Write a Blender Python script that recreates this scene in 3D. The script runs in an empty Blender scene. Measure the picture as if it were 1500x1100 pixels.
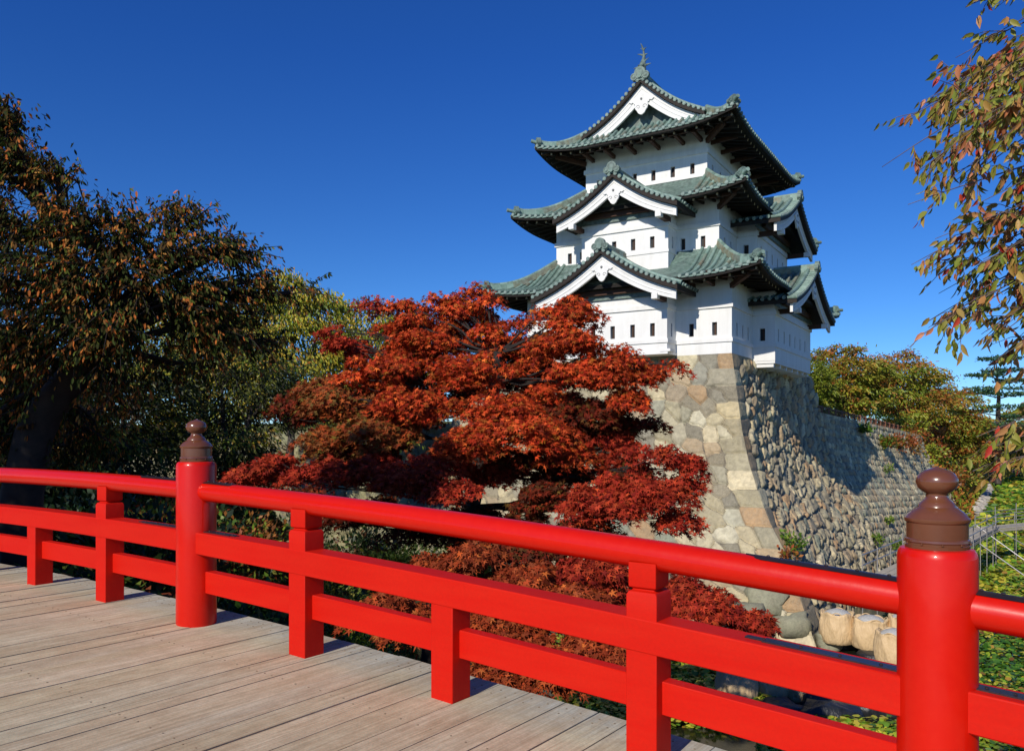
import bpy, math, random
import numpy as np
from mathutils import Matrix, Vector
R = math.radians
rng = np.random.default_rng(7)
random.seed(7)
S = bpy.context.scene
COL = S.collection

# ---------------------------------------------------------------- camera
F_PX, HOR = 1197.0, 640.0
cam = bpy.data.objects.new('camera', bpy.data.cameras.new('camera'))
COL.objects.link(cam)
cam.location = (0, 0, 0)
cam.rotation_euler = (R(90), 0, 0)
cam.data.sensor_width = 36
cam.data.lens = F_PX / 1500 * 36
cam.data.shift_y = (HOR - 550) / 1500
cam.data.clip_start = 0.05
cam.data.clip_end = 3000
S.camera = cam

# ---------------------------------------------------------------- light
SUN = Vector((-0.528 * math.cos(R(31)), -0.849 * math.cos(R(31)), math.sin(R(31)))).normalized()
w = bpy.data.worlds.new('World'); S.world = w; w.use_nodes = True
nt = w.node_tree
sky = nt.nodes.new('ShaderNodeTexSky'); sky.sky_type = 'NISHITA'; sky.sun_disc = False
sky.sun_elevation = R(31); sky.sun_rotation = math.atan2(SUN.x, SUN.y)
sky.air_density = 0.75; sky.dust_density = 0.0; sky.ozone_density = 6.0; sky.altitude = 1500
bg = nt.nodes['Background']; bg.inputs[1].default_value = 0.11
hs = nt.nodes.new('ShaderNodeHueSaturation'); hs.inputs['Saturation'].default_value = 1.14; hs.inputs['Value'].default_value = 1.0
tn = nt.nodes.new('ShaderNodeMix'); tn.data_type = 'RGBA'; tn.blend_type = 'MULTIPLY'; tn.inputs[0].default_value = 1
tcw = nt.nodes.new('ShaderNodeTexCoord'); spw = nt.nodes.new('ShaderNodeSeparateXYZ'); mrw = nt.nodes.new('ShaderNodeMapRange')
mrw.inputs[1].default_value = 0.0; mrw.inputs[2].default_value = .42
nt.links.new(tcw.outputs['Generated'], spw.inputs[0]); nt.links.new(spw.outputs[2], mrw.inputs[0])
tmx = nt.nodes.new('ShaderNodeMix'); tmx.data_type = 'RGBA'; tmx.inputs[6].default_value = (1.08, 1.12, 1.08, 1); tmx.inputs[7].default_value = (.58, .86, 1.30, 1)
nt.links.new(mrw.outputs[0], tmx.inputs[0]); nt.links.new(tmx.outputs[2], tn.inputs[7])
nt.links.new(sky.outputs[0], hs.inputs['Color']); nt.links.new(hs.outputs[0], tn.inputs[6]); nt.links.new(tn.outputs[2], bg.inputs[0])
sl = bpy.data.lights.new('sun', 'SUN'); sl.energy = 4.6; sl.angle = R(0.5); sl.color = (1, .93, .82)
so = bpy.data.objects.new('sun', sl); COL.objects.link(so)
so.rotation_euler = SUN.to_track_quat('Z', 'Y').to_euler()
S.view_settings.view_transform = 'Standard'; S.view_settings.look = 'None'
S.view_settings.exposure = 0.0; S.view_settings.gamma = 1
try:
    S.cycles.max_bounces = 6; S.cycles.transparent_max_bounces = 4
except Exception: pass

# ---------------------------------------------------------------- helpers
def at(px, py, Y):
    return np.array([(px - 750) / F_PX * Y, Y, (HOR - py) / F_PX * Y])

def rgb(h, k=1.0):
    c = [int(h[i:i+2], 16) / 255 for i in (0, 2, 4)]
    return tuple(((x / 12.92) if x <= .04045 else ((x + .055) / 1.055) ** 2.4) * k for x in c) + (1,)

def mat(name, col=(.5, .5, .5), rough=.7, attr=None, noise=None, bump=None, metal=0, spec=.5, trans=0, coat=0, coords='Object'):
    """noise: list of (scale, amount, tint, (sx,sy,sz)) multiplies base colour; bump: (scale, strength, dist, (sx,sy,sz))"""
    m = bpy.data.materials.new(name); m.use_nodes = True
    n = m.node_tree.nodes; l = m.node_tree.links
    b = n['Principled BSDF']; b.inputs['Roughness'].default_value = rough
    b.inputs['Metallic'].default_value = metal; b.inputs['Specular IOR Level'].default_value = spec
    if coat:
        b.inputs['Coat Weight'].default_value = coat; b.inputs['Coat Roughness'].default_value = .09
    if attr:
        a = n.new('ShaderNodeAttribute'); a.attribute_name = attr; cur = a.outputs['Color']
    else:
        r_ = n.new('ShaderNodeRGB'); r_.outputs[0].default_value = tuple(col[:3]) + (1,); cur = r_.outputs[0]
    tc = n.new('ShaderNodeTexCoord')
    def mapped(sc):
        mp = n.new('ShaderNodeMapping'); mp.inputs['Scale'].default_value = sc
        l.new(tc.outputs[coords], mp.inputs[0]); return mp.outputs[0]
    for (sc, amt, tint, s3) in (noise or []):
        t = n.new('ShaderNodeTexNoise'); t.inputs['Scale'].default_value = sc; t.inputs['Detail'].default_value = 6
        t.inputs['Roughness'].default_value = .62
        l.new(mapped(s3), t.inputs['Vector'])
        rp = n.new('ShaderNodeMapRange'); rp.inputs[1].default_value = .38; rp.inputs[2].default_value = .66
        rp.inputs[3].default_value = 0; rp.inputs[4].default_value = amt
        l.new(t.outputs[0], rp.inputs[0])
        mx = n.new('ShaderNodeMix'); mx.data_type = 'RGBA'; mx.blend_type = 'MIX'
        l.new(rp.outputs[0], mx.inputs[0]); l.new(cur, mx.inputs[6]); mx.inputs[7].default_value = tuple(tint[:3]) + (1,)
        cur = mx.outputs[2]
    l.new(cur, b.inputs['Base Color'])
    if bump:
        sc, st, ds, s3 = bump
        t = n.new('ShaderNodeTexNoise'); t.inputs['Scale'].default_value = sc; t.inputs['Detail'].default_value = 7
        l.new(mapped(s3), t.inputs['Vector'])
        bp = n.new('ShaderNodeBump'); bp.inputs['Strength'].default_value = st; bp.inputs['Distance'].default_value = ds
        l.new(t.outputs[0], bp.inputs['Height']); l.new(bp.outputs[0], b.inputs['Normal'])
    if trans:
        tr = n.new('ShaderNodeBsdfTranslucent'); l.new(cur, tr.inputs[0])
        ms = n.new('ShaderNodeMixShader'); ms.inputs[0].default_value = trans
        l.new(b.outputs[0], ms.inputs[1]); l.new(tr.outputs[0], ms.inputs[2])
        l.new(ms.outputs[0], n['Material Output'].inputs[0])
    return m

def empty(name, label=None, cat=None, loc=(0, 0, 0), rz=0, group=None, kind=None):
    o = bpy.data.objects.new(name, None); COL.objects.link(o)
    o.location = loc; o.rotation_euler = (0, 0, rz); o.empty_display_size = .2
    tag(o, label, cat, group, kind); return o

def tag(o, label=None, cat=None, group=None, kind=None):
    if label: o['label'] = label
    if cat: o['category'] = cat
    if group: o['group'] = group
    if kind: o['kind'] = kind
    return o

def mk(name, V, Fs, mats, parent=None, fmat=None, fcol=None, smooth=False):
    """V (N,3); Fs: list of int arrays (each (n,k)) or one; fcol (nfaces,3)"""
    V = np.asarray(V, dtype=np.float32).reshape(-1, 3)
    if isinstance(Fs, np.ndarray): Fs = [Fs]
    me = bpy.data.meshes.new(name)
    me.vertices.add(len(V)); me.vertices.foreach_set('co', V.ravel())
    cnt = np.concatenate([np.full(len(f), f.shape[1], dtype=np.int32) for f in Fs])
    idx = np.concatenate([f.ravel() for f in Fs]).astype(np.int32)
    me.loops.add(len(idx)); me.loops.foreach_set('vertex_index', idx)
    me.polygons.add(len(cnt))
    st = np.concatenate([[0], np.cumsum(cnt)[:-1]]).astype(np.int32)
    me.polygons.foreach_set('loop_start', st); me.polygons.foreach_set('loop_total', cnt)
    if not isinstance(mats, (list, tuple)): mats = [mats]
    for m in mats: me.materials.append(m)
    if fmat is not None: me.polygons.foreach_set('material_index', np.asarray(fmat, dtype=np.int32))
    if smooth is True: me.polygons.foreach_set('use_smooth', np.ones(len(cnt), dtype=bool))
    elif smooth is not False: me.polygons.foreach_set('use_smooth', np.asarray(smooth, dtype=bool))
    if fcol is not None:
        a = me.attributes.new('Col', 'FLOAT_COLOR', 'CORNER')
        c = np.repeat(np.concatenate([np.asarray(fcol, dtype=np.float32)[:, :3], np.ones((len(cnt), 1), np.float32)], 1), cnt, axis=0)
        a.data.foreach_set('color', c.ravel())
    me.update(calc_edges=True); me.validate()
    o = bpy.data.objects.new(name, me); COL.objects.link(o)
    if parent: o.parent = parent
    return o

class MB:
    def __init__(s): s.v = []; s.n = 0; s.f = []; s.m = []; s.c = []; s.sm = []
    def add(s, V, F, m=0, col=None, smooth=False):
        V = np.asarray(V, dtype=float).reshape(-1, 3)
        s.v.append(V)
        for i, f in enumerate(F):
            s.f.append([x + s.n for x in f]); s.m.append(m); s.c.append(col if col is not None else (.5, .5, .5)); s.sm.append(smooth)
        s.n += len(V)
    def box(s, c, d, m=0, rot=None, col=None, top=1.0):
        hx, hy, hz = d[0] / 2, d[1] / 2, d[2] / 2
        V = np.array([(x * (top if z > 0 else 1), y * (top if z > 0 else 1), z) for z in (-hz, hz) for x, y in ((-hx, -hy), (hx, -hy), (hx, hy), (-hx, hy))])
        if rot is not None: V = V @ np.asarray(rot).T
        s.add(V + np.asarray(c), [(0, 3, 2, 1), (4, 5, 6, 7), (0, 1, 5, 4), (1, 2, 6, 5), (2, 3, 7, 6), (3, 0, 4, 7)], m, col)
    def beam(s, a, b, wd, ht, m=0, up=(0, 0, 1), col=None):
        a = np.asarray(a, float); b = np.asarray(b, float); d = b - a; L = np.linalg.norm(d); d = d / L
        sd = np.cross(d, up); sd /= np.linalg.norm(sd); u = np.cross(sd, d)
        s.box((a + b) / 2, (L, wd, ht), m, np.array([d, sd, u]).T, col)
    def tube(s, P, rad, n=8, m=0, caps=True, col=None, smooth=True):
        P = np.asarray(P, float); k = len(P)
        rad = np.full(k, rad) if np.isscalar(rad) else np.asarray(rad)
        T = np.gradient(P, axis=0); T /= (np.linalg.norm(T, axis=1)[:, None] + 1e-9)
        ref = np.array([0, 0, 1.]) if abs(T[0][2]) < .9 else np.array([1., 0, 0])
        V = []
        for i in range(k):
            a = np.cross(T[i], ref); a /= np.linalg.norm(a) + 1e-9; b = np.cross(a, T[i]); ref = b
            for j in range(n):
                q = 2 * math.pi * j / n
                V.append(P[i] + rad[i] * (math.cos(q) * a + math.sin(q) * b))
        F = [(i * n + j, i * n + (j + 1) % n, (i + 1) * n + (j + 1) % n, (i + 1) * n + j) for i in range(k - 1) for j in range(n)]
        s.add(V, F, m, col, smooth)
        if caps:
            s.add([], []) 
            s.f.append([s.n - k * n + j for j in range(n)][::-1]); s.f.append([s.n - n + j for j in range(n)])
            for _ in range(2): s.m.append(m); s.c.append(col or (.5, .5, .5)); s.sm.append(False)
    def lathe(s, prof, c=(0, 0, 0), n=32, m=0, col=None):
        V = []; 
        for r, z in prof:
            for j in range(n):
                q = 2 * math.pi * j / n; V.append((c[0] + r * math.cos(q), c[1] + r * math.sin(q), c[2] + z))
        k = len(prof)
        F = [(i * n + j, i * n + (j + 1) % n, (i + 1) * n + (j + 1) % n, (i + 1) * n + j) for i in range(k - 1) for j in range(n)]
        s.add(V, F, m, col, True)
        s.f.append([s.n - n + j for j in range(n)]); s.m.append(m); s.c.append(col or (.5, .5, .5)); s.sm.append(True)
        s.f.append([s.n - k * n + j for j in range(n)][::-1]); s.m.append(m); s.c.append(col or (.5, .5, .5)); s.sm.append(False)
    def prism(s, poly, o, ax, ay, an, th, m=0, col=None):
        """extrude 2-D polygon (ccw) placed at o with axes ax, ay along an by th"""
        o, ax, ay, an = [np.asarray(q, float) for q in (o, ax, ay, an)]
        n = len(poly); A = [o + p[0] * ax + p[1] * ay for p in poly]; B = [q + an * th for q in A]
        s.add(A + B, [tuple(range(n))[::-1], tuple(range(n, 2 * n))] + [(i, (i + 1) % n, n + (i + 1) % n, n + i) for i in range(n)], m, col)
    def build(s, name, mats, parent=None, bevel=0, usecol=False):
        V = np.concatenate(s.v) if s.v else np.zeros((0, 3))
        me = bpy.data.meshes.new(name); me.from_pydata(V.tolist(), [], s.f)
        if not isinstance(mats, (list, tuple)): mats = [mats]
        for mm in mats: me.materials.append(mm)
        me.polygons.foreach_set('material_index', np.array(s.m, dtype=np.int32))
        me.polygons.foreach_set('use_smooth', np.array(s.sm, dtype=bool))
        if usecol:
            a = me.attributes.new('Col', 'FLOAT_COLOR', 'CORNER')
            cc = []
            for f, c in zip(s.f, s.c): cc += [tuple(c[:3]) + (1.,)] * len(f)
            a.data.foreach_set('color', np.array(cc, dtype=np.float32).ravel())
        me.update()
        if len(s.f) < 20000: me.set_sharp_from_angle(angle=R(38))
        o = bpy.data.objects.new(name, me); COL.objects.link(o)
        if parent: o.parent = parent
        if bevel:
            b = o.modifiers.new('bevel', 'BEVEL'); b.width = bevel; b.segments = 2; b.limit_method = 'ANGLE'; b.angle_limit = R(50)
        return o

def vnoise(P, sc, seed=0):
    """cheap smooth 3-D value noise in numpy, -1..1"""
    Q = np.asarray(P, float) * sc; I = np.floor(Q).astype(np.int64); f = Q - I; f = f * f * (3 - 2 * f)
    def h(i, j, k):
        n = (i * 374761393 + j * 668265263 + k * 2147483647 + seed * 974634777) & 0xffffffff
        n = ((n ^ (n >> 13)) * 1274126177) & 0xffffffff
        return ((n ^ (n >> 16)) & 0xffff) / 32767.5 - 1
    out = 0
    for a in (0, 1):
        for b in (0, 1):
            for c in (0, 1):
                wgt = (f[..., 0] if a else 1 - f[..., 0]) * (f[..., 1] if b else 1 - f[..., 1]) * (f[..., 2] if c else 1 - f[..., 2])
                out = out + wgt * h(I[..., 0] + a, I[..., 1] + b, I[..., 2] + c)
    return out

# ---------------------------------------------------------------- materials
M = {}
M['red'] = mat('red_lacquer', (.56, .006, .0005), .36, noise=[(1.3, .25, (.42, .006, .001), (1, 1, 1)), (30, .10, (.70, .03, .005), (1, 1, 1))], bump=(9, .35, .006, (1, 1, 1)), coat=.26, spec=.2)
M['red_matt'] = mat('red_paint', (.55, .006, .0005), .6, noise=[(1.1, .35, (.46, .008, .001), (.5, 1, 1)), (14, .16, (.66, .035, .01), (.12, 1, 1)), (60, .12, (.20, .01, .005), (1, 1, 1))], bump=(12, .3, .004, (.1, 1, 1)), coat=0, spec=.16)
M['brown_metal'] = mat('brown_lacquered_metal', rgb('6a3e28'), .26, noise=[(6, .3, rgb('432418'), (1, 1, 1))], bump=(14, .12, .003, (1, 1, 1)), coat=.5)
M['plate'] = mat('dark_steel_plate', rgb('3a3438'), .35, metal=.6, noise=[(20, .4, rgb('5a4038'), (1, 1, 1))])
M['plank'] = mat('weathered_plank', attr='Col', rough=.8, noise=[(1.6, .5, rgb('b0916a'), (2.0, .5, 1)), (6, .4, rgb('c8b48e'), (5, .3, 1)), (24, .4, rgb('6e5e4a'), (3.0, .07, 1)), (9, .25, rgb('806646'), (1.6, .9, 1)), (70, .2, rgb('54483a'), (1, 1, 1))], bump=(22, .5, .004, (3, .08, 1)), spec=.25)
M['plaster'] = mat('white_plaster', (.80, .80, .78), .8, noise=[(.9, .25, (.66, .66, .62), (1, 1, 1)), (3.4, .26, (.52, .51, .47), (1, 1, .10)), (1.8, .3, (.62, .61, .57), (1, 1, .5)), (14, .14, (.60, .59, .55), (1, 1, 1))], bump=(6, .2, .01, (1, 1, 1)))
M['copper'] = mat('green_copper', attr='Col', rough=.6, noise=[(1.6, .5, rgb('5f7f70'), (1, 1, 1)), (5, .26, rgb('b4cfc4'), (1, 1, 1)), (3.2, .3, rgb('4a5a54'), (1, 1, .6))], bump=(9, .3, .01, (1, 1, 1)))
M['brownwood'] = mat('old_brown_wood', rgb('4a2c1a'), .75, noise=[(5, .5, rgb('2a1810'), (1, 1, .3))])
M['darkwood'] = mat('dark_eave_wood', rgb('1d1712'), .8, noise=[(4, .5, rgb('33251a'), (1, 1, 1))])
M['ceil'] = mat('black_wood', rgb('17130f'), .9)
M['tip'] = mat('pale_rafter_tip', rgb('b09a78'), .8)
M['darkpane'] = mat('dark_opening', rgb('0e0c0b'), .6)
M['stone'] = mat('wall_stone', attr='Col', rough=.88, noise=[(1.1, .35, rgb('6f6a5c'), (1, 1, 1)), (5, .35, rgb('4d4a42'), (1, 1, 1)), (17, .25, rgb('b9b09a'), (1, 1, 1))], bump=(9, .6, .03, (1, 1, 1)), spec=.2)
M['bark'] = mat('tree_bark', rgb('332b26'), .9, noise=[(4, .6, rgb('6b6258'), (1, 1, .3)), (12, .5, rgb('15110e'), (1, 1, .2))], bump=(10, .8, .03, (1, 1, .3)))
M['darkbark'] = mat('dark_maple_bark', rgb('1c1613'), .9, noise=[(6, .5, rgb('3a302a'), (1, 1, 1))])
M['barkpale'] = mat('pale_branch_bark', rgb('4b3a33'), .8, noise=[(9, .5, rgb('8a7c74'), (1, 1, 1))])
M['leaf'] = mat('leaf', attr='Col', rough=.5, trans=.28, spec=.4)
M['leafmatt'] = mat('leaf_matt', attr='Col', rough=.75, trans=.22, spec=.15)
M['bag'] = mat('cream_bulk_bag', rgb('d0b48a'), .65, noise=[(5, .35, rgb('b09468'), (1, 1, .5))], bump=(6, 1, .09, (1, 1, .35)))
M['gravel'] = mat('pale_gravel', rgb('b8b8b4'), .9, noise=[(18, .6, rgb('8c8c88'), (1, 1, 1))], bump=(25, .8, .03, (1, 1, 1)))
M['blackbag'] = mat('black_plastic', rgb('1e2024'), .42, noise=[(4, .4, rgb('35383c'), (1, 1, 1))], bump=(5, 1, .08, (1, 1, .5)))
M['steel'] = mat('scaffold_steel', rgb('9a9c9c'), .45, metal=.5, noise=[(8, .3, rgb('8a5a3a'), (1, 1, 1))])
M['pierwood'] = mat('walkway_board', rgb('b0a896'), .8, noise=[(4, .4, rgb('8a8478'), (1, 1, 1))])
M['lamphead'] = mat('lantern_head', rgb('b0aca4'), .6)
# ---------------------------------------------------------------- bridge
BR = empty('wooden_bridge', 'red lacquered wooden bridge with plank deck and post and rail balustrade', 'bridge',
           (-2.29, 5.93, 0), math.atan2(-.587, .81))
def dk(t): return -1.345 - .0247 * t - .00525 * t * t
# planks
mb = MB(); t = -9.0; k = 0
r_ = random.Random(3)
while t < 8.0:
    wd = r_.choice([.235, .19, .25, .21, .12, .17])
    tone = r_.uniform(.85, 1.12)
    base = np.array([.73, .66, .46]) * tone * np.array([1, 1, 1])
    base = base * (1 + np.array([r_.uniform(-.03, .06), 0, r_.uniform(-.05, .03)]))
    grey = np.array([.60, .62, .54]) * r_.uniform(.82, 1.12)
    z0, z1 = dk(t), dk(t + wd - .008)
    dz = r_.uniform(-.003, .003)
    a, b = t, t + wd - .008
    # plank split along its length so the weathered grey end has its own ragged reach
    reach = r_.uniform(.02, .30)
    ys = [.36 + r_.uniform(-.006, .006)]
    nseg = 9
    for i in range(1, nseg): ys.append(.36 - (reach + .35) * i / (nseg - 1))
    ys.append(-5.6)
    for i in range(len(ys) - 1):
        f = np.clip(1 - max(0, i - 1) / 4.0, 0, 1) if i < nseg - 1 else 0
        c = base * (1 - f) + grey * f
        y0, y1 = ys[i + 1], ys[i]
        top = [(a, y0, z0 + dz), (b, y0, z1 + dz), (b, y1, z1 + dz), (a, y1, z0 + dz)]
        bot = [(x, y, z - .06) for x, y, z in top]
        F = [(0, 1, 2, 3), (0, 4, 5, 1), (2, 6, 7, 3), (1, 5, 6, 2), (3, 7, 4, 0)]
        mb.add(top + bot, F, 0, tuple(c))
    for yy in (.28, .20, -.42, -1.3):
        for xx in (a + wd * .25, a + wd * .72):
            mb.lathe([(.006, 0), (.005, .0018), (.001, .002)], (xx + r_.uniform(-.008, .008), yy + r_.uniform(-.01, .01), dk(xx) + dz + .0005), 6, 0, (.12, .11, .10))
    t += wd
mb.build('plank_deck', M['plank'], BR, usecol=True)
for s in (.30, -1.4, -3.4, -5.3):
    mb = MB()
    for i in range(17):
        a = -9 + i; mb.beam((a, s - .12 if s > 0 else s, dk(a) - .22), (a + 1, s - .12 if s > 0 else s, dk(a + 1) - .22), .22, .30, up=(0, 0, 1))
    mb.build('deck_beam', M['darkwood'], BR)
# rails
def curve_t(a, b, h, n=14): return [(a + (b - a) * i / n, 0, dk(a + (b - a) * i / n) + h) for i in range(n + 1)]
def sweep_rect(mb, P, y0, y1, ht, m=0):
    V = []; 
    for (x, y, z) in P: V += [(x, y0, z), (x, y1, z), (x, y1, z + ht), (x, y0, z + ht)]
    F = []
    for i in range(len(P) - 1):
        q = 4 * i
        F += [(q, q + 4, q + 5, q + 1)[::-1], (q + 1, q + 5, q + 6, q + 2)[::-1], (q + 2, q + 6, q + 7, q + 3)[::-1], (q + 3, q + 7, q + 4, q)[::-1]]
    F += [(0, 3, 2, 1)[::-1], (4 * len(P) - 4, 4 * len(P) - 3, 4 * len(P) - 2, 4 * len(P) - 1)[::-1]]
    mb.add(V, F, m)
RG = 'round red posts of the bridge'
bays = [(-9.64, -4.82), (-4.82, 0), (0, 4.82), (4.82, 9.64)]
def cap(h=0):
    return [(.111, h - .005), (.1125, h + .006), (.113, h + .012), (.109, h + .015), (.109, h + .020), (.113, h + .025), (.112, h + .033), (.1065, h + .037), (.1065, h + .094),
            (.111, h + .098), (.114, h + .104), (.1135, h + .112), (.108, h + .117), (.104, h + .124), (.092, h + .136), (.074, h + .149), (.066, h + .154), (.062, h + .166), (.054, h + .174), (.042, h + .184), (.037, h + .196),
            (.0385, h + .204), (.052, h + .212), (.065, h + .224), (.0725, h + .240), (.0735, h + .252), (.070, h + .266), (.060, h + .280), (.044, h + .291), (.024, h + .298), (.009, h + .303), (.002, h + .308)]
for pt, lb in ((-4.82, None), (0, 'round post with a small brown onion finial at the far left of the railing'), (4.82, 'large near round post with a brown onion finial')):
    z = dk(pt); h = 1.168
    mb = MB()
    mb.lathe([(.139, -.35), (.139, .004), (.1405, .03), (.139, .3), (.139, h - .035), (.135, h - .016), (.127, h - .004), (.112, h)], (0, 0, 0), 48)
    o = mb.build('round_post', M['red'], BR); o.location = (pt, 0, z)
    if lb: o['label'] = lb
    c = MB(); c.lathe(cap(), (0, 0, 0), 48)
    for j in range(10):
        q = 2 * math.pi * j / 10; c.lathe([(.004, -.002), (.004, .004), (.001, .006)], (.1125 * math.cos(q), .1125 * math.sin(q), .018), 6)
    f = c.build('finial', M['brown_metal'], o); f.location = (0, 0, h)
for (a, b) in bays:
    if b > 8: b = 8.0
    if a < -8: a = -9
    mb = MB(); mb.tube(curve_t(a + .05, b - .05, .957, 20), .071, 20)
    o = mb.build('handrail', M['red'], BR)
    mb = MB(); sweep_rect(mb, curve_t(a + .05, b - .05, .515), -.080, .080, .155)
    mid = mb.build('middle_rail', M['red_matt'], BR, bevel=.006)
    # lower rail in four pieces
    n4 = [a + (b - a) * i / 4 for i in range(5)] if (b - a) > 4.5 else [a, a + 1.205, a + 2.41, b]
    for i in range(len(n4) - 1):
        mb = MB(); sweep_rect(mb, curve_t(n4[i] + (.05 if i else .1), n4[i + 1] - .05, .232, 4), -.018, .06, .155)
        mb.build('lower_rail', M['red_matt'], BR, bevel=.004)
    # dark steel plates beside the round posts
    for e, dr, L in ((a, 1, .36), (b, -1, .62)):
        x0 = e + dr * .12; x1 = e + dr * (.12 + L)
        pl = MB(); P = []
        for i in range(9):
            x = x0 + (x1 - x0) * i / 8; zc = dk(x) + .957
            for j in range(7):
                q = R(90 - 33 + 66 * j / 6); rr = .0745
                kx = 1 if i < 8 else 0
                P.append((x, -rr * math.cos(q) * (1 if i < 8 else .3), zc + rr * math.sin(q)))
        F = [(i * 7 + j, i * 7 + j + 1, (i + 1) * 7 + j + 1, (i + 1) * 7 + j) for i in range(8) for j in range(6)]
        pl.add(P, F, 0, None, True)
        for i in range(5):
            x = x0 + (x1 - x0) * (i + .4) / 5.2
            pl.lathe([(.008, 0), (.007, .004), (.002, .006)], (x, 0, dk(x) + .957 + .0745), 8)
        pl.build('steel_strip', M['plate'], o)
        pl = MB()
        for i in range(8):
            xa = x0 + (x1 - x0) * i / 8; xb = x0 + (x1 - x0) * (i + 1) / 8
            hw = .034 if i < 7 else .02
            pl.beam((xa, 0, dk(xa) + .672), (xb, 0, dk(xb) + .672), hw * 2, .008)
            if i % 2: pl.lathe([(.008, 0), (.006, .004), (.002, .006)], (xa, 0, dk(xa) + .676), 8)
        pl.build('steel_strip', M['plate'], mid)
for i in range(-7, 7):
    if i % 4 == 0: continue
    pt = i * 1.205; z = dk(pt)
    mb = MB(); hw = .0775
    mb.box((0, 0, .52 / 2 - .02), (.155, .155, .56))
    if i % 2:
        # block above the middle rail, groove, narrower block under the handrail
        prof = [(.0775, .664), (.0775, .775), (.070, .790), (.055, .797), (.055, .804), (.068, .810), (.070, .818), (.070, .925)]
        V = []
        for r, zz in prof: V += [(-r, -r, zz), (r, -r, zz), (r, r, zz), (-r, r, zz)]
        F = [(4 * q + j, 4 * q + (j + 1) % 4, 4 * q + 4 + (j + 1) % 4, 4 * q + 4 + j) for q in range(len(prof) - 1) for j in range(4)]
        mb.add(V, F, 0)
    o = mb.build('square_post', M['red_matt'], BR, bevel=.005); o.location = (pt, 0, z)

# ---------------------------------------------------------------- castle frame
KR = math.atan2(-.523, .852)
KX, KY = 10.76, 40.0
CA = np.array([.852, -.523]); CB = np.array([.523, .852])
def loc2w(P):
    P = np.asarray(P, float)
    return np.stack([KX + P[..., 0] * CA[0] + P[..., 1] * CB[0], KY + P[..., 0] * CA[1] + P[..., 1] * CB[1], P[..., 2]], -1)
ZT = np.array([4.11, 2.23, .33, -1.14, -2.33, -3.77, -4.9, -7.68, -9.2])[::-1]
ST = np.array([0, .345, .698, 1.128, 1.627, 2.41, 3.23, 4.52, 5.2])[::-1]
def sof(z): return np.interp(z, ZT, ST)

PN = [2.0]
def cells(U, Vv, seeds, K=2, aniso=1.0, tilt=0.0):
    """nearest two seeds by brute force in blocks; U,Vv (n,), seeds (m,2)"""
    n = len(U); f1 = np.full(n, 9e9); f2 = np.full(n, 9e9); idx = np.zeros(n, int)
    order = np.argsort(seeds[:, 0]); sd = seeds[order]
    R0 = 3.2
    ou = np.argsort(U)
    for blk in np.array_split(ou, max(1, n // 4000)):
        lo, hi = U[blk].min() - R0, U[blk].max() + R0
        i0, i1 = np.searchsorted(sd[:, 0], [lo, hi])
        q = sd[i0:i1]
        for s0 in range(0, len(blk), 2000):
            bb = blk[s0:s0 + 2000]
            du = U[bb][:, None] - q[:, 0][None]; dv = Vv[bb][:, None] - q[:, 1][None]
            du2 = du + tilt * dv
            d = (np.abs(du2 * q[:, 2][None]) ** PN[0] + np.abs(dv * q[:, 3][None]) ** PN[0]) ** (1 / PN[0]) if q.shape[1] > 2 else np.hypot(du2 * aniso, dv)
            a = np.argpartition(d, 2, axis=1)[:, :3]
            dd = np.take_along_axis(d, a, 1); o2 = np.argsort(dd, axis=1)
            dd = np.take_along_axis(dd, o2, 1); a = np.take_along_axis(a, o2, 1)
            f1[bb] = dd[:, 0]; f2[bb] = dd[:, 1]; idx[bb] = order[a[:, 0] + i0]
    return f1, f2, idx

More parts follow.
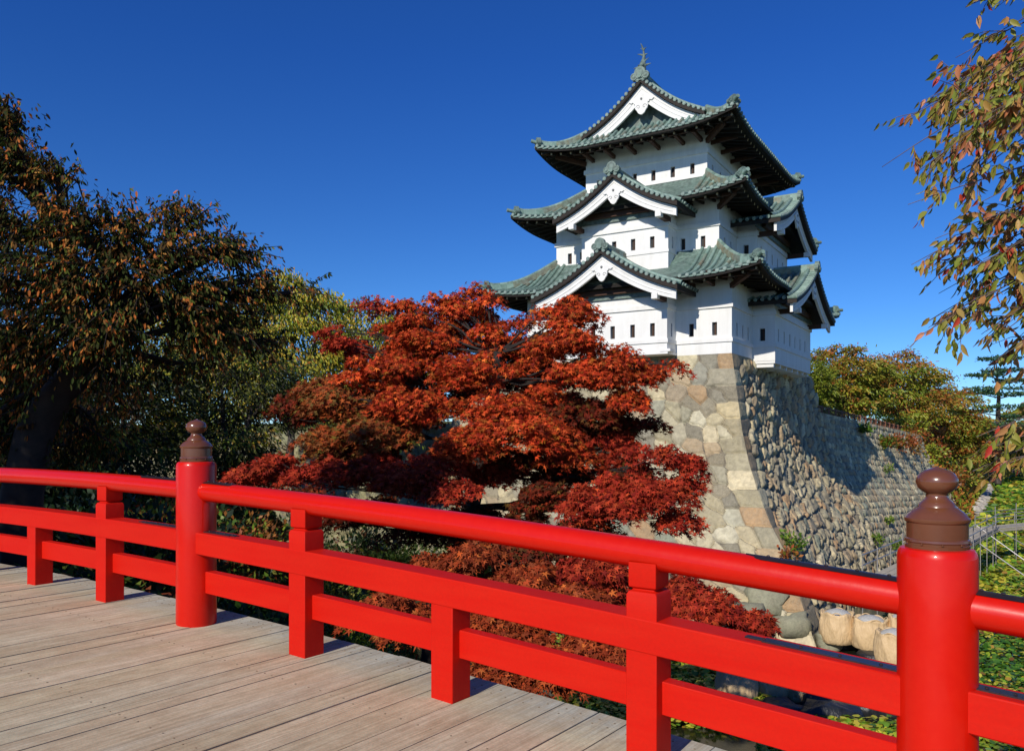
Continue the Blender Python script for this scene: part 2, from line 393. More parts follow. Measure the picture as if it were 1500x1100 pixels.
STONEP = np.array([rgb(h)[:3] for h in ('aaa48e', '98947f', 'b5ac90', '8c897c', 'a39a80', '93907e', 'bab29a', '7c786c', 'a8957a', '9a8a74')])
def stone_face(name, parent, fu, L, ztop, du, dz, seeds, bulge, gapw, rough, palk=1.0, zbot=-9.2, zero_edge=True, tilt=0, warm=.12, lowlight=0, quoin_flat=0):
    """fu(u, z)->(local xyz, outward normal local)"""
    nu = int(L / du) + 1
    us = np.linspace(0, L, nu)
    zmax = max(ztop(0), ztop(L)); nz = int((zmax - zbot) / dz) + 1
    T = np.linspace(0, 1, nz)
    zt = np.array([ztop(u) for u in us])
    U = np.repeat(us[:, None], nz, 1); Z = zt[:, None] + (zbot - zt[:, None]) * T[None]
    vv = (zmax - Z)
    f1, f2, idx = cells(U.ravel(), vv.ravel() + .06 * 0, seeds, tilt=tilt)
    P, N = fu(U.ravel(), Z.ravel())
    e = f2 - f1
    prof = np.clip(e / gapw, 0, 1); prof = prof * (2 - prof)
    rs = np.random.default_rng(len(seeds))
    off = rs.uniform(-.5, .5, len(seeds)); tu = rs.normal(0, .25, len(seeds)); tv = rs.normal(0, .18, len(seeds))
    h = bulge * (prof - .75) + bulge * .6 * off[idx] * (prof) + bulge * .9 * ((U.ravel() - seeds[idx, 0]) * tu[idx] + (vv.ravel() - seeds[idx, 1]) * tv[idx]) * prof
    W = P * 1.0
    h = h + rough * (vnoise(W, 2.3, 1) + .6 * vnoise(W, 5.5, 2) + .35 * vnoise(W, 12, 3)) * (.35 + .65 * prof)
    if quoin_flat:
        qz = (seeds[idx, 2] < .6); h = np.where(qz, h * .22, h)
    if zero_edge:
        h = h * np.clip(U.ravel() / .12, 0, 1)
    h = h * np.clip(T[None].repeat(nu, 0).ravel() * 40 + .1, 0, 1)
    P = P + N * h[:, None]
    V = loc2w(P)
    I = np.arange(nu * nz).reshape(nu, nz)
    F = np.stack([I[:-1, :-1], I[:-1, 1:], I[1:, 1:], I[1:, :-1]], -1).reshape(-1, 4)
    # colours by the stone at the face centre
    ci = idx.reshape(nu, nz)[:-1, :-1].ravel(); pe = prof.reshape(nu, nz)[:-1, :-1].ravel()
    base = STONEP[rs.integers(0, len(STONEP), len(seeds))] * rs.uniform(.78, 1.22, (len(seeds), 1)) * palk
    base *= 1 + rs.normal(0, .035, (len(seeds), 1)) * (1, .2, -1)
    orange = rs.random(len(seeds)) < warm
    base[orange] = np.array(rgb('a88a68')[:3]) * rs.uniform(.8, 1.1, (orange.sum(), 1)) * palk
    green = rs.random(len(seeds)) < .035
    base[green] = np.array(rgb('8a9486')[:3]) * rs.uniform(.8, 1.1, (green.sum(), 1)) * palk
    C = base[ci]
    pe = np.clip(pe * .55, 0, 1) if lowlight == 0 else pe
    joint = np.array([.11, .095, .075]) if lowlight == 0 else np.array([.12, .11, .09])
    k = np.clip(pe * 2.2, 0, 1)[:, None]
    C = C * k + joint * (1 - k)
    o = mk(name, V, F, M['stone'], parent, fcol=C, smooth=True)
    return o

KW, KL = 11.6, 16.0
def front_fu(u, z):
    s = sof(z); P = np.stack([s - u, -s, z], -1); N = np.tile([0., -.93, .37], (len(u), 1)); return P, N
def right_fu(u, z):
    s = sof(z); P = np.stack([s, -s + u * (1 + s / 18.6), z], -1); N = np.tile([.93, 0, .37], (len(u), 1)); return P, N
def seeds_field(L, H, cu, cv, jit, seed, quoin=True, qk=0, sizevar=.35):
    rs = np.random.default_rng(seed); out = []
    rows = [0]; v = 0; r = 0
    while v < H + 1:
        hgt = cv * rs.uniform(.8, 1.25); u = rs.uniform(-cu, 0)
        while u < L + 1:
            wdt = cu * np.exp(rs.normal(0, sizevar))
            out.append((u + wdt / 2 + rs.normal(0, jit * cu), v + hgt / 2 + rs.normal(0, jit * cv), 1.0, 1.0)); u += wdt
        v += hgt; r += 1
    out = np.array(out)
    if quoin:
        v = -.1; k = qk; q = []
        lens = []
        while v < H + 1:
            h = .82 + .12 * math.sin(k * 2.1); Lq = (1.75 if k % 2 else .95) * (1 + .15 * math.sin(k * 1.3))
            q.append((Lq * .28, v + h / 2, .48, 1.05)); q.append((Lq * .8, v + h / 2 , .7, 1.05)) if Lq > 3 else None
            lens.append((v, v + h, Lq)); v += h; k += 1
        keep = []
        for s_ in out:
            Lq = next((l for a, b, l in lens if a <= s_[1] < b), 1.2)
            keep.append(s_[0] > Lq * .78)
        out = np.concatenate([out[np.array(keep)], np.array([x for x in q if x])])
    return out

SW = empty('castle_stone_base', 'tall curved base of fitted pale stones under the white castle keep', 'stone wall', tuple(loc2w([0, 0, -8.6])))
# parts are built in world space; keep them so
def keep(o, par):
    o.parent = par; o.matrix_parent_inverse = Matrix.Translation(par.location).inverted()
PN[0] = 4.0
f1 = stone_face('front_face', None, front_fu, 17, lambda u: 4.11, .055, .055, seeds_field(17, 13.4, .86, .66, .20, 5, sizevar=.38), .18, .10, .05, np.array([1.18, 1.15, 1.06]), warm=.06)
keep(f1, SW)
f1['label'] = 'sunlit flat face of close fitted pale stones'
PN[0] = 2.5
f2 = stone_face('side_face', None, right_fu, 18.6, lambda u: 4.11, .06, .06, seeds_field(18.6, 13.4, .58, .64, .30, 9, qk=1, sizevar=.42), .26, .20, .07, np.array([1.42, 1.32, 1.10]), warm=.14, tilt=.30, lowlight=1, quoin_flat=1.0)
keep(f2, SW)
f2['label'] = 'rough face of bulging uneven stones in raking light'
mb = MB()
mb.add(loc2w(np.array([[0, 0, 4.09], [-KW - 1.5, 0, 4.09], [-KW - 1.5, 18, 4.09], [0, 18.2, 4.09]])), [(0, 3, 2, 1)])
# far end face, battered
zs = np.linspace(4.1, -2, 8); V = []
for z in zs: V += [(sof(z), 18.6, z), (-6, 18.6, z)]
mb.add(loc2w(np.array(V)), [(2 * i, 2 * i + 1, 2 * i + 3, 2 * i + 2) for i in range(7)])
o = mb.build('platform_top', mat('platform_earth', rgb('6f695c'), .9, noise=[(2, .4, rgb('4d483c'), (1, 1, 1))]), None); keep(o, SW)

# lower wall running on to the right
def lower_fu(u, z):
    s = sof(z) ; yl = 17.0 + u; bx = 3.0 * np.clip((yl - 19) / 36, 0, 2)
    P = np.stack([s + bx - .25, yl - .4 * s * 0, z], -1)
    n = np.array([.9, -.07, .42]); return P, np.tile(n, (len(u), 1))
def ltop(u): return float(np.interp(u, [0, 3, 38, 60], [1.95, 1.7, .25, -.3]))
rsd = np.random.default_rng(21)
sd = []
for r in range(26):
    u = rsd.uniform(-.5, 0)
    while u < 40:
        wdt = .62 * np.exp(rsd.normal(0, .22)); sd.append((u + wdt / 2, r * .46 + rsd.normal(0, .05) + .055 * u, 1.0, 1.25)); u += wdt
lw = stone_face('long_stone_wall', None, lower_fu, 38.2, ltop, .085, .085, np.array(sd), .17, .26, .03, np.array([1.50, 1.46, 1.28]), warm=.02, zero_edge=False, lowlight=1)
tag(lw, 'long grey stone retaining wall of regular courses below the wooden fence', 'stone wall')
# lower mossy wall continuing left of the keep
def left_fu(u, z):
    s = sof(z); P = np.stack([-10.0 - u, -s + .5, z], -1); return P, np.tile([0., -.93, .37], (len(u), 1))
lw2 = stone_face('mossy_stone_wall', None, left_fu, 44, lambda u: 1.0 - .03 * u, .14, .13, seeds_field(44, 11, 1.25, .85, .25, 33, quoin=False), .45, .40, .16, np.array([.62, .64, .44]), warm=.03, zero_edge=False, lowlight=1)
tag(lw2, 'mossy boulder wall seen in the gaps under the red maple', 'stone wall')
# ---------------------------------------------------------------- castle keep
KP = empty('castle_keep', 'white plastered three storey castle keep with green copper roofs and gables on its stone base', 'castle',
           (KX, KY, 4.11), KR)
def K(o):
    o.location.z -= 4.11; return o
GRN = [np.array(rgb(h)[:3]) for h in ('94b3a9', '88a79c', '9dbbae', '7d9c90', '98b4a6')]
BRN = [np.array(rgb(h)[:3]) for h in ('86755a', '7a7362', '8f8260')]
rk = random.Random(11)
def green(): return tuple(rk.choice(GRN) * rk.uniform(.36, .74))
def tilecol(t):
    """copper weathers brown near the top of some tile rows"""
    if t < .55 and rk.random() < .45: return tuple(rk.choice(BRN) * rk.uniform(.6, .9))
    return green()
GREYC = (.13, .17, .155)

wins = []
def wall_face(mb, p0, d, n, L, z0, z1, ops):
    """plaster sheet with real openings; window parts are collected in wins"""
    p0 = np.array(p0, float); d = np.array(d, float); n = np.array(n, float)
    us = sorted({0, L} | {o[0] - o[3] / 2 for o in ops} | {o[0] + o[3] / 2 for o in ops})
    zs = sorted({z0, z1} | {o[1] for o in ops} | {o[2] for o in ops})
    P = lambda u, z: (p0[0] + d[0] * u, p0[1] + d[1] * u, z)
    for i in range(len(us) - 1):
        for j in range(len(zs) - 1):
            uc = (us[i] + us[i + 1]) / 2; zc = (zs[j] + zs[j + 1]) / 2
            if any(abs(uc - o[0]) < o[3] / 2 and o[1] < zc < o[2] for o in ops): continue
            mb.add([P(us[i], zs[j]), P(us[i + 1], zs[j]), P(us[i + 1], zs[j + 1]), P(us[i], zs[j + 1])], [(0, 1, 2, 3)])
    for o in ops: wins.append((p0 + d * o[0], d, n, o[1], o[2], o[3]))

def storey(name, x0, x1, y0, y1, z0, z1, front, right, bump_f, bump_r, bands, bz_f=None, bz_r=None):
    """x0<x1 (x1 = near side), y0<y1; bump = (a, b, protrusion, bottom z)"""
    mb = MB()
    wz = front['z']
    W = lambda xs, wd=.25: [(u, wz[0], wz[1], wd) for u in xs]
    # front face y=y0, u measured from x0
    fo = [x - x0 for x in front['main']]
    wall_face(mb, (x0, y0), (1, 0), (0, -1), x1 - x0, z0, z1, W(fo))
    wall_face(mb, (x1, y0), (0, 1), (1, 0), y1 - y0, z0, z1, W([y - y0 for y in right['main']]))
    wall_face(mb, (x0, y0), (0, 1), (-1, 0), y1 - y0, z0, z1, W([y - y0 for y in right['main']]))
    wall_face(mb, (x0, y1), (1, 0), (0, 1), x1 - x0, z0, z1, W(fo))
    trims = MB()
    def band(xa, xb, ya, yb, sides, full=True):
        for (zb, h, pr) in bands:
            if 'f' in sides: trims.box(((xa + xb) / 2, ya - pr / 2, zb + h / 2), (xb - xa + 2 * pr, pr, h))
            if 'r' in sides: trims.box((xb + pr / 2, (ya + yb) / 2 + (.0 if 'f' in sides else 0), zb + h / 2 - .002), (pr, yb - ya - .001, h - .003))
            if 'l' in sides: trims.box((xa - pr / 2, (ya + yb) / 2, zb + h / 2 - .002), (pr, yb - ya - .001, h - .003))
    if bump_f:
        a, b, p, zb = bump_f; bz = z1 if bz_f is None else bz_f
        band(x0, a - .05, y0, y0 + .02, 'f'); band(b + .05, x1, y0, y0 + .02, 'f')
        wall_face(mb, (a, y0 - p), (1, 0), (0, -1), b - a, zb, bz, W([x - a for x in front['bump']]))
        wall_face(mb, (b, y0 - p), (0, 1), (1, 0), p, zb, bz, [(p / 2, wz[0], wz[1], .2)])
        wall_face(mb, (a, y0 - p), (0, 1), (-1, 0), p, zb, bz, [(p / 2, wz[0], wz[1], .2)])
        mb.add([(a, y0, zb), (b, y0, zb), (b, y0 - p, zb), (a, y0 - p, zb)], [(0, 1, 2, 3)])
        band(a, b, y0 - p, y0, 'frl')
    else: band(x0, x1, y0, y1, 'f')
    if bump_r:
        a, b, p, zb = bump_r; bz = z1 if bz_r is None else bz_r
        wall_face(mb, (x1 + p, a), (0, 1), (1, 0), b - a, zb, bz, W([y - a for y in right['bump']]))
        wall_face(mb, (x1, a), (1, 0), (0, -1), p, zb, bz, [(p * .45, wz[0], wz[1], .28)])
        wall_face(mb, (x1, b), (1, 0), (0, 1), p, zb, bz, [(p * .45, wz[0], wz[1], .28)])
        mb.add([(x1, a, zb), (x1 + p, a, zb), (x1 + p, b, zb), (x1, b, zb)], [(0, 1, 2, 3)])
        for (zz, h, pr) in bands:
            for (ya, yb) in ((y0, a - .01), (b + .01, y1)): trims.box((x1 + pr / 2, (ya + yb) / 2, zz + h / 2 - .002), (pr, yb - ya, h - .003))
            trims.box((x1 + p + pr / 2, (a + b) / 2, zz + h / 2), (pr, b - a + 2 * pr, h))
            for yy, sg in ((a, -1), (b, 1)): trims.box((x1 + p / 2, yy + sg * pr / 2, zz + h / 2 - .002), (p, pr, h - .003))
    else: band(x0, x1, y0, y1, 'r')
    for (zb, h, pr) in bands:
        trims.box((x0 - pr / 2, (y0 + y1) / 2, zb + h / 2 - .002), (pr, y1 - y0, h - .003))
    o = K(mb.build(name, M['plaster'], KP))
    tr = trims.build('plaster_band', M['plaster'], o)
    return o

CX, CY = -KW / 2, KL / 2
# storey 1
st1 = storey('storey_wall', -KW, 0, 0, KL, 4.11, 8.2,
       dict(z=(5.03, 5.68), main=(-10.74, -9.55, -2.05, -.86), bump=(-7.97, -6.9, -5.8, -4.7, -3.63)),
       dict(main=(.9, 1.9, 2.9, 13.1, 14.1, 15.1), bump=(4.4, 5.65, 6.95, 8.2, 9.5, 10.8)),
       (-8.74, -2.86, 1.24, 4.24), (3.67, 12.33, 1.18, 3.98), [(4.68, .20, .06), (6.37, .22, .08)], 7.2, 7.6)
st2 = storey('storey_wall', -KW + 1.08, -1.08, 1.43, KL - 1.43, 8.2, 12.3,
       dict(z=(9.78, 10.38), main=(-9.66, -8.9, -3.0, -1.92), bump=(-7.42, -6.35, -5.27, -4.2)),
       dict(main=(2.4, 3.5, 12.5, 13.6), bump=(5.4, 6.6, 7.8, 9.0, 10.2)),
       (-8.27, -3.33, 1.27, 8.6), (4.60, 11.4, 1.1, 8.6), [(9.5, .13, .04), (10.82, .22, .08)], 11.5, 11.7)
st3 = storey('storey_wall', -KW + 2.2, -2.2, 2.95, KL - 2.95, 12.3, 16.4,
       dict(z=(14.18, 14.76), main=(-8.58, -7.47, -6.36, -5.25, -4.13, -3.02), bump=()),
       dict(main=(3.9, 5.3, 6.7, 9.3, 10.7, 12.1), bump=()),
       None, None, [(13.95, .14, .05), (15.18, .24, .09)])
# each window: white reveals and a dark pane with one wooden post
for (p, d, n, z0, z1, wd) in wins:
    mb = MB(); dep = .17; c = np.array([p[0], p[1], 0.])
    D = np.array([d[0], d[1], 0.]); N = np.array([n[0], n[1], 0.]); a = c - D * wd / 2; b = c + D * wd / 2
    Z0 = np.array([0, 0, z0]); Z1 = np.array([0, 0, z1]); B = -N * dep
    mb.add([a + Z0, a + Z1, a + Z1 + B, a + Z0 + B], [(0, 1, 2, 3)], 0)
    mb.add([b + Z0, b + Z1, b + Z1 + B, b + Z0 + B], [(0, 1, 2, 3)], 0)
    mb.add([a + Z0, b + Z0, b + Z0 + B, a + Z0 + B], [(0, 1, 2, 3)], 0)
    mb.add([a + Z1, b + Z1, b + Z1 + B, a + Z1 + B], [(0, 1, 2, 3)], 0)
    mb.add([a + Z0 + B, b + Z0 + B, b + Z1 + B, a + Z1 + B], [(0, 1, 2, 3)], 1)
    o = K(mb.build('window', [M['plaster'], M['darkpane']], KP))
    s = MB(); q = c + D * rk.uniform(-.03, .05) + B * .85 + (Z0 + Z1) / 2
    s.box(q, (.05 + abs(D[0]) * .01, .05, z1 - z0 - .005), 0); s.build('window_post', M['brownwood'], o)

# brackets and stepped sills under the two lowest bays
mb = MB()
a, b, p, zb = 3.67, 12.33, 1.18, 3.98
mb.box((p / 2 + .0, (a + b) / 2, zb - .07), (p - .02, b - a - .04, .135)); 
for i in range(7): mb.box((p / 2 - .05, a + .2 + i * (b - a - .4) / 6, zb - .235), (p - .1, .24, .19))
K(mb.build('bay_sill', M['plaster'], KP)); mb = MB()
mb.box((-5.8, -.64, 4.18), (5.96, 1.26, .115)); mb.box((-2.95, -1.0, 4.30), (.55, .6, .13)); mb.box((-8.65, -1.0, 4.30), (.55, .6, .13))
o = K(mb.build('bay_sill', M['plaster'], KP))

# ---- roofs
def curve(t): return t + .16 * math.sin(math.pi * t)          # drop fraction with distance from the wall (concave)
class Skirt:
    def __init__(s, ix0, ix1, iy0, iy1, ox0, ox1, oy0, oy1, zin, zout, lift=.42):
        s.i = (ix0, ix1, iy0, iy1); s.o = (ox0, ox1, oy0, oy1); s.zin, s.zout, s.lift = zin, zout, lift
    def side(s, k):
        ix0, ix1, iy0, iy1 = s.i; ox0, ox1, oy0, oy1 = s.o
        # origin corner, along dir, length, inward dir, depth, depth at other sides
        if k == 'f': return np.array([ox0, oy0]), np.array([1, 0]), ox1 - ox0, np.array([0, 1]), iy0 - oy0, (ix0 - ox0, ox1 - ix1)
        if k == 'b': return np.array([ox0, oy1]), np.array([1, 0]), ox1 - ox0, np.array([0, -1]), oy1 - iy1, (ix0 - ox0, ox1 - ix1)
        if k == 'r': return np.array([ox1, oy0]), np.array([0, 1]), oy1 - oy0, np.array([-1, 0]), ox1 - ix1, (iy0 - oy0, oy1 - iy1)
        if k == 'l': return np.array([ox0, oy0]), np.array([0, 1]), oy1 - oy0, np.array([1, 0]), ix0 - ox0, (iy0 - oy0, oy1 - iy1)
    def z(s, q, L, d, D):
        t = 1 - d / D                      # 0 at wall, 1 at eave
        dc = min(q, L - q)
        l = s.lift * max(0, 1 - dc / 3.6) ** 2.2 * max(0, 1 - d / (D * 1.15)) ** 1.3
        return s.zin + (s.zout - s.zin) * (1 - (1 - t) ** 1.22 * 1.0 if False else curve(t)) + l
    def pt(s, k, q, d, dz=0):
        o, a, L, n, D, _ = s.side(k)
        p = o + a * q + n * d
        return np.array([p[0], p[1], s.z(q, L, d, D) + dz])
def roof_skirt(S_, name, skip={}, ribstep=.36, label=None):
    base = MB(); ribs = MB(); soff = MB(); rafs = []
    for k in 'frlb':
        raf = MB(); rafs.append(raf)
        o, a, L, n, D, (D0, D1) = S_.side(k)
        nq, nd = 36, 8
        P = []; 
        for j in range(nd + 1):
            d = D * j / nd; q0 = D0 * j / nd; q1 = L - D1 * j / nd
            for i in range(nq + 1): P.append(S_.pt(k, q0 + (q1 - q0) * (0.5 - .5 * math.cos(math.pi * i / nq)), d))
        F = [(j * (nq + 1) + i, j * (nq + 1) + i + 1, (j + 1) * (nq + 1) + i + 1, (j + 1) * (nq + 1) + i) for j in range(nd) for i in range(nq)]
        base.add(P, F, 0, tuple(GRN[1] * .22), True)
        # underside and fascia
        Q = [(x, y, z - .20 - .05 * 0) for x, y, z in P[:(nq + 1)]]
        inner = []
        for i in range(nq + 1):
            q = D0 * .98 + (L - (D0 + D1) * .98) * (0.5 - .5 * math.cos(math.pi * i / nq)); w_ = o + a * q + n * D * .98
            inner.append((w_[0], w_[1], S_.zout - .02 + .34))
        soff.add(P[:nq + 1] + Q, [(i, i + 1, nq + 2 + i, nq + 1 + i) for i in range(nq)], 0)
        soff.add(Q + inner, [(i, i + 1, nq + 2 + i, nq + 1 + i) for i in range(nq)], 0)
        # tile ribs
        cnt = int(L / ribstep); st = L / cnt
        sk = skip.get(k, [])
        for i in range(cnt + 1):
            q = st * (i + .5) if i < cnt else None
            if q is None: continue
            dmax = D
            if q < D0: dmax = D * q / D0
            if L - q < D1: dmax = min(dmax, D * (L - q) / D1)
            if dmax < .25: dmax = .25
            if any(lo < q < hi for lo, hi in sk): continue
            m = 6; Pt = [S_.pt(k, q, -.05 + (dmax + .05) * j / m if j else -.05, .04) for j in range(m + 1)]
            c0 = green()
            brown = rk.random() < .5
            for j in range(m):
                t = 1 - (dmax * (j + .5) / m) / D
                cc = tuple(rk.choice(BRN) * rk.uniform(.55, .85)) if (brown and t < .5 and m - j > 1) else c0
                ribs.tube([Pt[j], Pt[j + 1]], .088, 8, 0, False, cc)
            # end disc
            e = Pt[0]; nn = np.array([-n[0], -n[1], 0.])
            ribs.tube([e - nn * .12, e + nn * .03], [.098, .098], 12, 0, False, c0)
            ribs.tube([e + nn * .028, e + nn * .032], [.098, .098], 12, 0, True, GREYC)
            ribs.tube([e + nn * .03, e + nn * .045], [.06, .058], 10, 0, True, tuple(np.array(GREYC) * 1.6))
            # concave pan tile lip between ribs
            q2 = q + st / 2
            if q2 < L: 
                e2 = S_.pt(k, q2, -.02, -.035); ribs.box(e2, (abs(a[0]) * st * .9 + .05, abs(a[1]) * st * .9 + .05, .07), 0, None, green())
        # rafter ends
        cr = int(L / .62)
        for i in range(cr + 1):
            q = .3 + (L - .6) * i / cr
            if any(lo + .2 < q < hi - .2 for lo, hi in sk): continue
            p1 = S_.pt(k, q, .32, -.33); w_ = o + a * q + n * D * .95
            p2 = np.array([w_[0], w_[1], S_.zout + .17]); 
            raf.beam(p1, p2, .10, .12, 0)
            raf.beam(p1 + (p1 - p2) / np.linalg.norm(p1 - p2) * .012, p1 - (p1 - p2) / np.linalg.norm(p1 - p2) * .001, .095, .115, 1)
    # hips
    R_ = K(base.build(name, M['copper'], KP, usecol=True))
    if label: R_['label'] = label
    ribs.build('tile_rows', M['copper'], R_, usecol=True)
    soff.build('eave_underside', M['ceil'], R_)
    [q_.build('rafter_row', [M['darkwood'], M['tip']], R_) for q_ in rafs]
    for (k, q_at0) in (('f', 1), ('f', 0), ('b', 1), ('b', 0)):
        o, a, L, n, D, (D0, D1) = S_.side(k)
        hp = MB(); m = 12; pts = []
        for j in range(m + 1):
            f = j / m; d = D * (1 - f); q = L - D1 * (1 - f) if q_at0 else D0 * (1 - f)
            pts.append(S_.pt(k, q, d, .16))
        pts = np.array(pts); dr = pts[-1] - pts[-2]; dr = dr / np.linalg.norm(dr)
        core = pts[:-1].copy(); core[-1] += dr * .0 + np.array([0, 0, .05])
        for j in range(len(core) - 1):
            c = tuple((rk.choice(BRN) if j < m * .55 else rk.choice(GRN)) * rk.uniform(.6, .9))
            hp.beam(core[j], core[j + 1] + (core[j + 1] - core[j]) * .02, .26 + .002 * (j % 2), .30 + .004 * (j % 2), 0, (0, 0, 1), c)
            hp.tube([core[j] + (0, 0, .17), core[j + 1] + (0, 0, .17)], .10, 8, 0, False, green())
        hp.build('hip_ridge', M['copper'], R_, usecol=True)
        # scroll ornament and projecting round tile at the tip
        e = core[-1] + dr * .05; oni(e + np.array([0, 0, .12]), dr * np.array([1, 1, 0]), .24, R_)
        tp = MB(); tp.tube([pts[-1] - dr * .5 + (0, 0, .02), pts[-1] + dr * .22 + (0, 0, .10)], .10, 12, 0, True, green()); tp.build('corner_tile', M['copper'], R_, usecol=True)
        # hip rafter
        hr = MB(); w0 = pts[0] * 1.0; w0[2] = S_.zout + .1; hr.beam(pts[-1] - dr * .45 + (0, 0, -.42), w0, .17, .22); K_ = hr.build('hip_rafter', M['brownwood'], R_)
    return R_

def oni(c, face, s, parent, crest=True):
    """ridge-end ornament: crest disc between two scrolls, facing direction 'face'"""
    f = np.array([face[0], face[1], 0.]); f /= np.linalg.norm(f); sd = np.array([-f[1], f[0], 0.]); up = np.array([0, 0, 1.])
    mb = MB(); col = tuple(np.array([.11, .15, .135])); c2 = tuple(np.array([.05, .07, .065])); c = np.asarray(c, float); s = s * .9
    def disc(p, r, th, cc, n=20): mb.tube([p - f * th / 2, p + f * th / 2], [r, r], n, 0, True, cc, True)
    disc(c, s, .22, col); disc(c + f * .11, s * .70, .03, c2); disc(c + f * .125, s * .52, .03, col)
    for k in (-1, 1):
        q = c + sd * k * s * 1.05 - up * s * .55
        disc(q, s * .62, .20, col); disc(q + f * .10, s * .36, .03, c2); disc(q + f * .115, s * .18, .03, col)
        # spiral groove line
        sp = [q + f * .108 + sd * k * s * .5 * math.cos(a_) * (1 - a_ / 9) + up * s * .5 * math.sin(a_) * (1 - a_ / 9) for a_ in np.linspace(0, 6.5, 18)]
        mb.tube(sp, .018, 5, 0, False, c2)
    mb.box(c - up * s * .8, (.01, .01, .01))
    mb.prism([(-s * 1.3, -s * 1.25), (s * 1.3, -s * 1.25), (s * .8, .0), (-s * .8, .0)], c - f * .08, sd, up, f, .14, 0, col)
    return mb.build('ridge_ornament', M['copper'], parent, usecol=True)

OV = 1.9
sk1 = Skirt(-KW + 1.08, -1.08, 1.43, KL - 1.43, -KW - OV, OV, -OV, KL + OV, 9.72, 7.74)
sk2 = Skirt(-KW + 2.2, -2.2, 2.95, KL - 2.95, -KW + 1.08 - OV, -1.08 + OV, 1.43 - OV, KL - 1.43 + OV, 13.95, 12.08)
OT = 2.17
sk3 = Skirt(-KW + 2.2 - .0, -2.2 + .0, 2.85, KL - 2.85, -KW + 2.2 - OT, -2.2 + OT, 2.95 - OT, KL - 2.95 + OT, 17.28, 16.1, .5)
def sk(L0, c, hw): return [(c - L0 - hw, c - L0 + hw)]
roof1 = roof_skirt(sk1, 'roof', {'f': sk(-KW - OV, -5.8, 3.85), 'r': sk(-OV, 8, 4.9)}, label='lowest copper roof')
roof2 = roof_skirt(sk2, 'roof', {'f': sk(-KW + 1.08 - OV, -5.8, 3.3), 'r': sk(1.43 - OV, 8, 4.4)}, label='middle copper roof')
roof3 = roof_skirt(sk3, 'roof', label='top copper roof')

